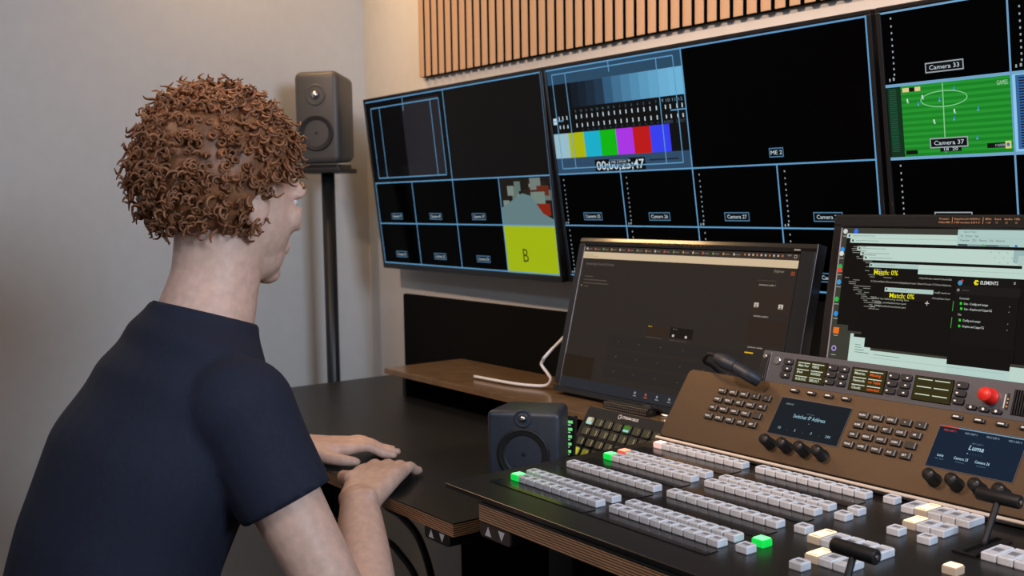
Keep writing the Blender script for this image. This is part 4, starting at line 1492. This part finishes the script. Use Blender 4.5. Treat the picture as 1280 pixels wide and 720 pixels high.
def fuse(o, voxel, smooth=6, fac=0.5):
    """fuse the overlapping volumes of a mesh into one continuous skin"""
    md = o.modifiers.new('fuse', 'REMESH')
    md.mode = 'VOXEL'
    md.voxel_size = voxel * K
    md.use_smooth_shade = True
    sm = o.modifiers.new('smooth', 'SMOOTH')
    sm.iterations = smooth
    sm.factor = fac
    bpy.context.view_layer.update()
    ev = o.evaluated_get(bpy.context.evaluated_depsgraph_get())
    me = bpy.data.meshes.new_from_object(ev)
    mats = list(o.data.materials)
    o.modifiers.clear()
    o.data = me
    me.materials.clear()
    for mt in mats:
        me.materials.append(mt)
    for pl in me.polygons:
        pl.material_index = 0
        pl.use_smooth = True


M_SKIN = pm('skin', (0.74, 0.48, 0.37), 0.5, noise=0.10, nscale=90, bump=0.08)
M_SHIRT = pm('navy_cotton', (0.010, 0.014, 0.032), 0.85, noise=0.15, nscale=160, bump=0.15)
M_JEANS = pm('dark_denim', (0.012, 0.014, 0.022), 0.85, noise=0.2, nscale=200, bump=0.15)
M_HAIR = pm('ginger_curls', (0.24, 0.098, 0.040), 0.5, noise=0.45, nscale=60)
M_SHOE = pm('dark_shoe', (0.012, 0.012, 0.012), 0.5)

HC = Vector((0.262, -0.962, 1.262))
HM = Matrix.Translation(HC) @ Matrix.Rotation(R(14), 4, 'Z') @ Matrix.Rotation(R(-6), 4, 'X') @ Matrix.Scale(1 / K, 4)
PB = (-0.28, 1.24, ZF)
pe = MB(PB)
SPINE = [((0.28, -1.245, 0.29), 0.20, 0.15, 0), ((0.28, -1.25, 0.38), 0.228, 0.158, 0.05), ((0.28, -1.235, 0.52), 0.205, 0.150, -0.15), ((0.28, -1.19, 0.66), 0.210, 0.152, -0.3),
         ((0.28, -1.13, 0.80), 0.228, 0.152, -0.35), ((0.28, -1.075, 0.90), 0.225, 0.130, -0.4), ((0.28, -1.045, 0.975), 0.150, 0.098, -0.4), ((0.277, -1.020, 1.045), 0.094, 0.086, -0.3), ((0.270, -0.995, 1.12), 0.080, 0.080, -0.2), ((0.266, -0.975, 1.22), 0.080, 0.085, 0)]
loft(pe, SPINE, M_SKIN)
RS, RE, RW = Vector((0.480, -1.045, 0.905)), Vector((0.650, -0.905, 0.495)), Vector((0.389, -0.777, 0.6860))
LS, LE, LW_ = Vector((0.055, -1.04, 0.915)), Vector((-0.13, -0.900, 0.600)), Vector((0.005, -0.735, 0.722))


def arm(m, S, Eb, Wr, mat, k=1.0):
    up = (Eb - S)
    fo = (Wr - Eb)
    m.tube([S - Vector((0, 0, -0.012)), S + up * 0.35, S + up * 0.75, Eb], 0.06, mat, seg=20, radii=[0.072 * k, 0.061 * k, 0.052 * k, 0.048 * k])
    m.tube([Eb, Eb + fo * 0.28, Eb + fo * 0.65, Eb + fo * 0.93, Wr], 0.05, mat, seg=20, radii=[0.050 * k, 0.059 * k, 0.050 * k, 0.0385 * k, 0.0355 * k])
    ell(m, S, (0.080, 0.080, 0.080), None, mat)
    ell(m, Eb, (0.052, 0.052, 0.052), None, mat)


def hand(m, Wr, pc, fd, side, zt):
    """palm centre pc, fingers along fd (unit, horizontal), thumb to the given side; finger pads rest at height zt"""
    fd = Vector(fd).normalized()
    sd = Vector((fd.y, -fd.x, 0)) * side          # towards the thumb
    up = Vector((0, 0, 1))
    pc = Vector(pc)
    kn = pc + fd * 0.050
    # palm: lofted from four metacarpal bars
    for k, off in enumerate((0.036, 0.012, -0.012, -0.034)):
        m.tube([Wr + sd * off * 0.55 - up * 0.002, pc + sd * off - up * 0.000, kn + sd * off * 1.02], 0.018, M_SKIN, seg=12, radii=[0.024, 0.0195, 0.0150])
    ell(m, Wr, (0.036, 0.036, 0.030))
    ln = (0.094, 0.106, 0.098, 0.078)
    for k, off in enumerate((0.037, 0.0125, -0.0125, -0.036)):
        b0 = kn + sd * off
        sp = (fd + sd * (off * 2.2)).normalized()
        L = ln[k]
        z1, z2 = b0.z + 0.010, zt + 0.020
        p1 = b0 + sp * L * 0.42
        p1.z = max(z2 + 0.004, b0.z + 0.002)
        p2 = b0 + sp * L * 0.74
        p2.z = zt + 0.0165
        p3 = b0 + sp * L
        p3.z = zt + 0.0115
        m.tube([b0 - sp * 0.012, b0, p1, p2, p3], 0.012, M_SKIN, seg=12, sub=4, radii=[0.0145, 0.0142, 0.0122, 0.0112, 0.0096])
        ell(m, p3, (0.0098, 0.0098, 0.0092), None, None, 12)
    tb0 = pc - fd * 0.030 + sd * 0.038
    tpts = [tb0, tb0 + sd * 0.028 + fd * 0.028, tb0 + sd * 0.046 + fd * 0.060, tb0 + sd * 0.050 + fd * 0.088]
    for i, q_ in enumerate(tpts[1:]):
        q_.z = zt + (0.022, 0.017, 0.0125)[i]
    m.tube(tpts, 0.014, M_SKIN, seg=12, sub=4, radii=[0.020, 0.0158, 0.0135, 0.0105])
    ell(m, tpts[-1], (0.0108, 0.0108, 0.0098), None, None, 12)


arm(pe, RS, RE, RW, M_SKIN)
arm(pe, LS, LE, LW_, M_SKIN)
# wrist bone on the outer side
ell(pe, RW + Vector((0.030, 0.006, 0.016)), (0.015, 0.015, 0.014))
hand(pe, RW, (0.330, -0.705, 0.7080), (-0.62, 0.78, 0), -1, LDZ)
hand(pe, LW_, (0.035, -0.665, 0.7100), (0.40, 0.92, 0), 1, LDZ)
LEGS = (((0.17, -1.21, 0.32), (0.13, -0.70, 0.345), (0.13, -0.66, -0.27)), ((0.39, -1.21, 0.32), (0.335, -0.70, 0.345), (0.325, -0.66, -0.27)))
for hp, kn_, an in LEGS:
    hp, kn_, an = Vector(hp), Vector(kn_), Vector(an)
    pe.tube([hp, hp.lerp(kn_, 0.4), hp.lerp(kn_, 0.8), kn_], 0.09, M_SKIN, seg=20, radii=[0.112, 0.104, 0.082, 0.074])
    pe.tube([kn_, kn_.lerp(an, 0.3), kn_.lerp(an, 0.7), an], 0.07, M_SKIN, seg=20, radii=[0.072, 0.073, 0.052, 0.046])
    pe.tube([an + Vector((0, -0.05, -0.075)), an + Vector((0, 0.06, -0.075)), an + Vector((0, 0.17, -0.09))], 0.04, M_SKIN, radii=[0.036, 0.042, 0.026])
    pe.tube([an, an + Vector((0, 0, -0.07))], 0.045, M_SKIN, radii=[0.046, 0.044])
# head: skull, face, jaw, nose, ears, lips (metres, face towards +y)
ell(pe, (0, -0.012, 0.028), (0.076, 0.096, 0.090), HM, None, 32)
ell(pe, (0, 0.030, -0.020), (0.066, 0.066, 0.085), HM, None, 32)
ell(pe, (0, 0.040, -0.070), (0.048, 0.050, 0.045), HM)
ell(pe, (0, 0.070, -0.100), (0.022, 0.020, 0.016), HM)
ell(pe, (0, 0.070, 0.030), (0.052, 0.028, 0.030), HM)
for sx in (-1, 1):
    ell(pe, (sx * 0.040, 0.070, -0.022), (0.024, 0.020, 0.022), HM)
    ell(pe, (sx * 0.077, -0.008, -0.012), (0.009, 0.019, 0.031), HM)
    ell(pe, (sx * 0.030, 0.092, 0.020), (0.022, 0.010, 0.007), HM)
    ell(pe, (sx * 0.036, 0.085, 0.011), (0.018, 0.012, 0.005), HM)
    ell(pe, (sx * 0.036, 0.085, -0.009), (0.018, 0.011, 0.005), HM)
t = bmesh.new()
vs_ = [t.verts.new(v) for v in ((-0.009, 0.090, 0.018), (0.009, 0.090, 0.018), (0.019, 0.088, -0.034), (-0.019, 0.088, -0.034), (0, 0.103, 0.012), (0, 0.124, -0.028), (0, 0.085, -0.040))]
for f_ in ((0, 4, 5), (0, 5, 3), (4, 1, 5), (1, 2, 5), (3, 5, 6), (5, 2, 6), (0, 3, 6), (0, 6, 1), (1, 6, 2), (0, 1, 4)):
    t.faces.new([vs_[i] for i in f_])
bmesh.ops.recalc_face_normals(t, faces=t.faces)
pe.take(t, M_SKIN, HM, True)
ell(pe, (0, 0.117, -0.028), (0.012, 0.012, 0.010), HM)
ell(pe, (0, 0.092, -0.058), (0.023, 0.012, 0.006), HM)
ell(pe, (0, 0.090, -0.068), (0.020, 0.012, 0.007), HM)
person = pe.build('person', None, loc=(0.28, -1.24, -ZF))
fuse(person, 0.0052, 5, 0.5)
person['label'] = 'seated person with ginger curls and a navy t-shirt leaning a forearm on the lower desk'
person['category'] = 'person'

# clothing follows the same body, a little larger
sh = MB(PB)
SH = [((c[0], c[1], c[2]), rx + 0.016, ry + 0.018, ti) for (c, rx, ry, ti) in SPINE[:8]]
SH[0] = ((0.28, -1.245, 0.33), 0.245, 0.178, 0)
SH[-1] = ((0.277, -1.020, 1.055), 0.104, 0.098, -0.3)
SH[-2] = ((0.28, -1.045, 0.985), 0.190, 0.118, -0.4)
loft(sh, SH, M_SHIRT)
for S_, E_ in ((RS, RE), (LS, LE)):
    up_ = E_ - S_
    sh.tube([S_ + Vector((0, 0, 0.012)), S_ + up_ * 0.16, S_ + up_ * 0.37], 0.085, M_SHIRT, seg=20, radii=[0.090, 0.086, 0.081])
    ell(sh, S_, (0.094, 0.094, 0.094), None, M_SHIRT)
rnd = random.Random(5)
for k in range(16):
    a = rnd.uniform(math.pi * 1.05, math.pi * 1.95)
    z0 = rnd.uniform(0.42, 0.85)
    f_ = (z0 - 0.42) / 0.43
    cx, cy = 0.28, -1.235 + 0.13 * f_
    pts = [(cx + 0.226 * math.cos(a + d_), cy + 0.166 * math.sin(a + d_), z0 + rnd.uniform(-0.02, 0.02) - 0.10 * d_) for d_ in (0, 0.25, 0.5)]
    sh.tube(pts, 0.010, M_SHIRT, seg=8, radii=[0.004, 0.011, 0.004])
so = sh.build('t_shirt', person, loc=(0, 0, 0))
fuse(so, 0.0075, 4, 0.5)
so['label'] = 'plain navy t-shirt'
je = MB(PB)
loft(je, [((0.28, -1.245, 0.245), 0.21, 0.15, 0), ((0.28, -1.25, 0.33), 0.242, 0.172, 0), ((0.28, -1.245, 0.42), 0.232, 0.166, 0)], M_JEANS)
for hp, kn_, an in LEGS:
    hp, kn_, an = Vector(hp), Vector(kn_), Vector(an)
    je.tube([hp, hp.lerp(kn_, 0.4), hp.lerp(kn_, 0.8), kn_], 0.09, M_JEANS, seg=20, radii=[0.124, 0.116, 0.096, 0.088])
    je.tube([kn_, kn_.lerp(an, 0.3), kn_.lerp(an, 0.7), an + Vector((0, 0, -0.02))], 0.07, M_JEANS, seg=20, radii=[0.086, 0.085, 0.068, 0.064])
jo = je.build('trousers', person, loc=(0, 0, 0))
fuse(jo, 0.009, 4, 0.5)
for hp, kn_, an in LEGS:
    an = Vector(an)
    se = MB(PB)
    se.tube([an + Vector((0, -0.075, -0.082)), an + Vector((0, 0.05, -0.075)), an + Vector((0, 0.14, -0.088)), an + Vector((0, 0.20, -0.096))], 0.05, M_SHOE, seg=16, radii=[0.040, 0.048, 0.040, 0.024])
    se.tube([an + Vector((0, -0.01, -0.03)), an + Vector((0, 0.0, -0.08))], 0.05, M_SHOE, seg=16, radii=[0.054, 0.054])
    se.box((an.x, an.y + 0.058, -0.3845), (0.092, 0.28, 0.016), M_SHOE, bev=0.005)
    se.build('shoe', person, loc=(0, 0, 0))
for sx in (-1, 1):
    ey_ = MB(PB)
    ell(ey_, (sx * 0.031, 0.0800, 0.002), (0.0120, 0.0120, 0.0085), HM, pm('eye_white', (0.8, 0.78, 0.75), 0.2))
    ell(ey_, (sx * 0.031, 0.0900, 0.002), (0.0056, 0.0030, 0.0056), HM, pm('iris', (0.05, 0.10, 0.14), 0.15))
    ey_.build('eye', person, loc=(0, 0, 0))
hr = MB(PB)
rnd = random.Random(21)
tb = bmesh.new()
bmesh.ops.create_icosphere(tb, subdivisions=4, radius=1)
for v in tb.verts:
    n_ = v.co.normalized()
    v.co = Vector((n_.x * 0.096, n_.y * 0.113 - 0.018, n_.z * 0.108 + 0.036)) * (1 + 0.04 * math.sin(9 * n_.x + 3) * math.sin(11 * n_.y) * math.sin(10 * n_.z))
kill = [v for v in tb.verts if (v.co.y > 0.045 and v.co.z < 0.060) or (v.co.z < -0.055) or (v.co.y > -0.01 and v.co.z < 0.012)]
bmesh.ops.delete(tb, geom=kill, context='VERTS')
hr.take(tb, M_HAIR, HM, True)
cnt = 0
while cnt < 1000:
    th_, u_ = rnd.uniform(0, 2 * math.pi), rnd.uniform(-0.75, 1)
    s_ = math.sqrt(1 - u_ * u_)
    n_ = Vector((s_ * math.cos(th_), s_ * math.sin(th_), u_))
    p_ = Vector((n_.x * 0.092, n_.y * 0.110 - 0.018, n_.z * 0.105 + 0.036))
    if (p_.y > 0.048 and p_.z < 0.072) or p_.z < -0.05 or (p_.y > -0.005 and p_.z < 0.020):
        continue
    cnt += 1
    ln_ = rnd.uniform(0.012, 0.030)
    rr = rnd.uniform(0.003, 0.007)
    tn = n_.cross(Vector((rnd.uniform(-1, 1), rnd.uniform(-1, 1), rnd.uniform(-1, 1)))).normalized()
    bn = n_.cross(tn)
    dr = (n_ * 0.75 + tn * rnd.uniform(-0.5, 0.9) + Vector((0, 0, -0.25))).normalized()
    pts = []
    ph = rnd.uniform(0, 6.28)
    turns = rnd.uniform(1.0, 2.2)
    for k in range(9):
        w_ = k / 8
        pts.append(p_ + dr * ln_ * w_ + rr * w_ ** 0.5 * (tn * math.cos(ph + turns * 6.28 * w_) + bn * math.sin(ph + turns * 6.28 * w_)))
    hr.tube([HM @ q_ for q_ in pts], 0.003, M_HAIR, seg=5, sub=2, radii=[0.0030] * 6 + [0.0026, 0.0020, 0.0010])
ho = hr.build('hair', person, loc=(0, 0, 0))
ho['label'] = 'bushy ginger curls'
for sx in (-1, 1):
    eb = MB(PB)
    eb.tube([HM @ Vector(q_) for q_ in ((sx * 0.012, 0.101, 0.022), (sx * 0.030, 0.102, 0.028), (sx * 0.050, 0.090, 0.022))], 0.004, M_HAIR, seg=8, radii=[0.0045, 0.0055, 0.0025])
    eb.build('eyebrow', person, loc=(0, 0, 0))
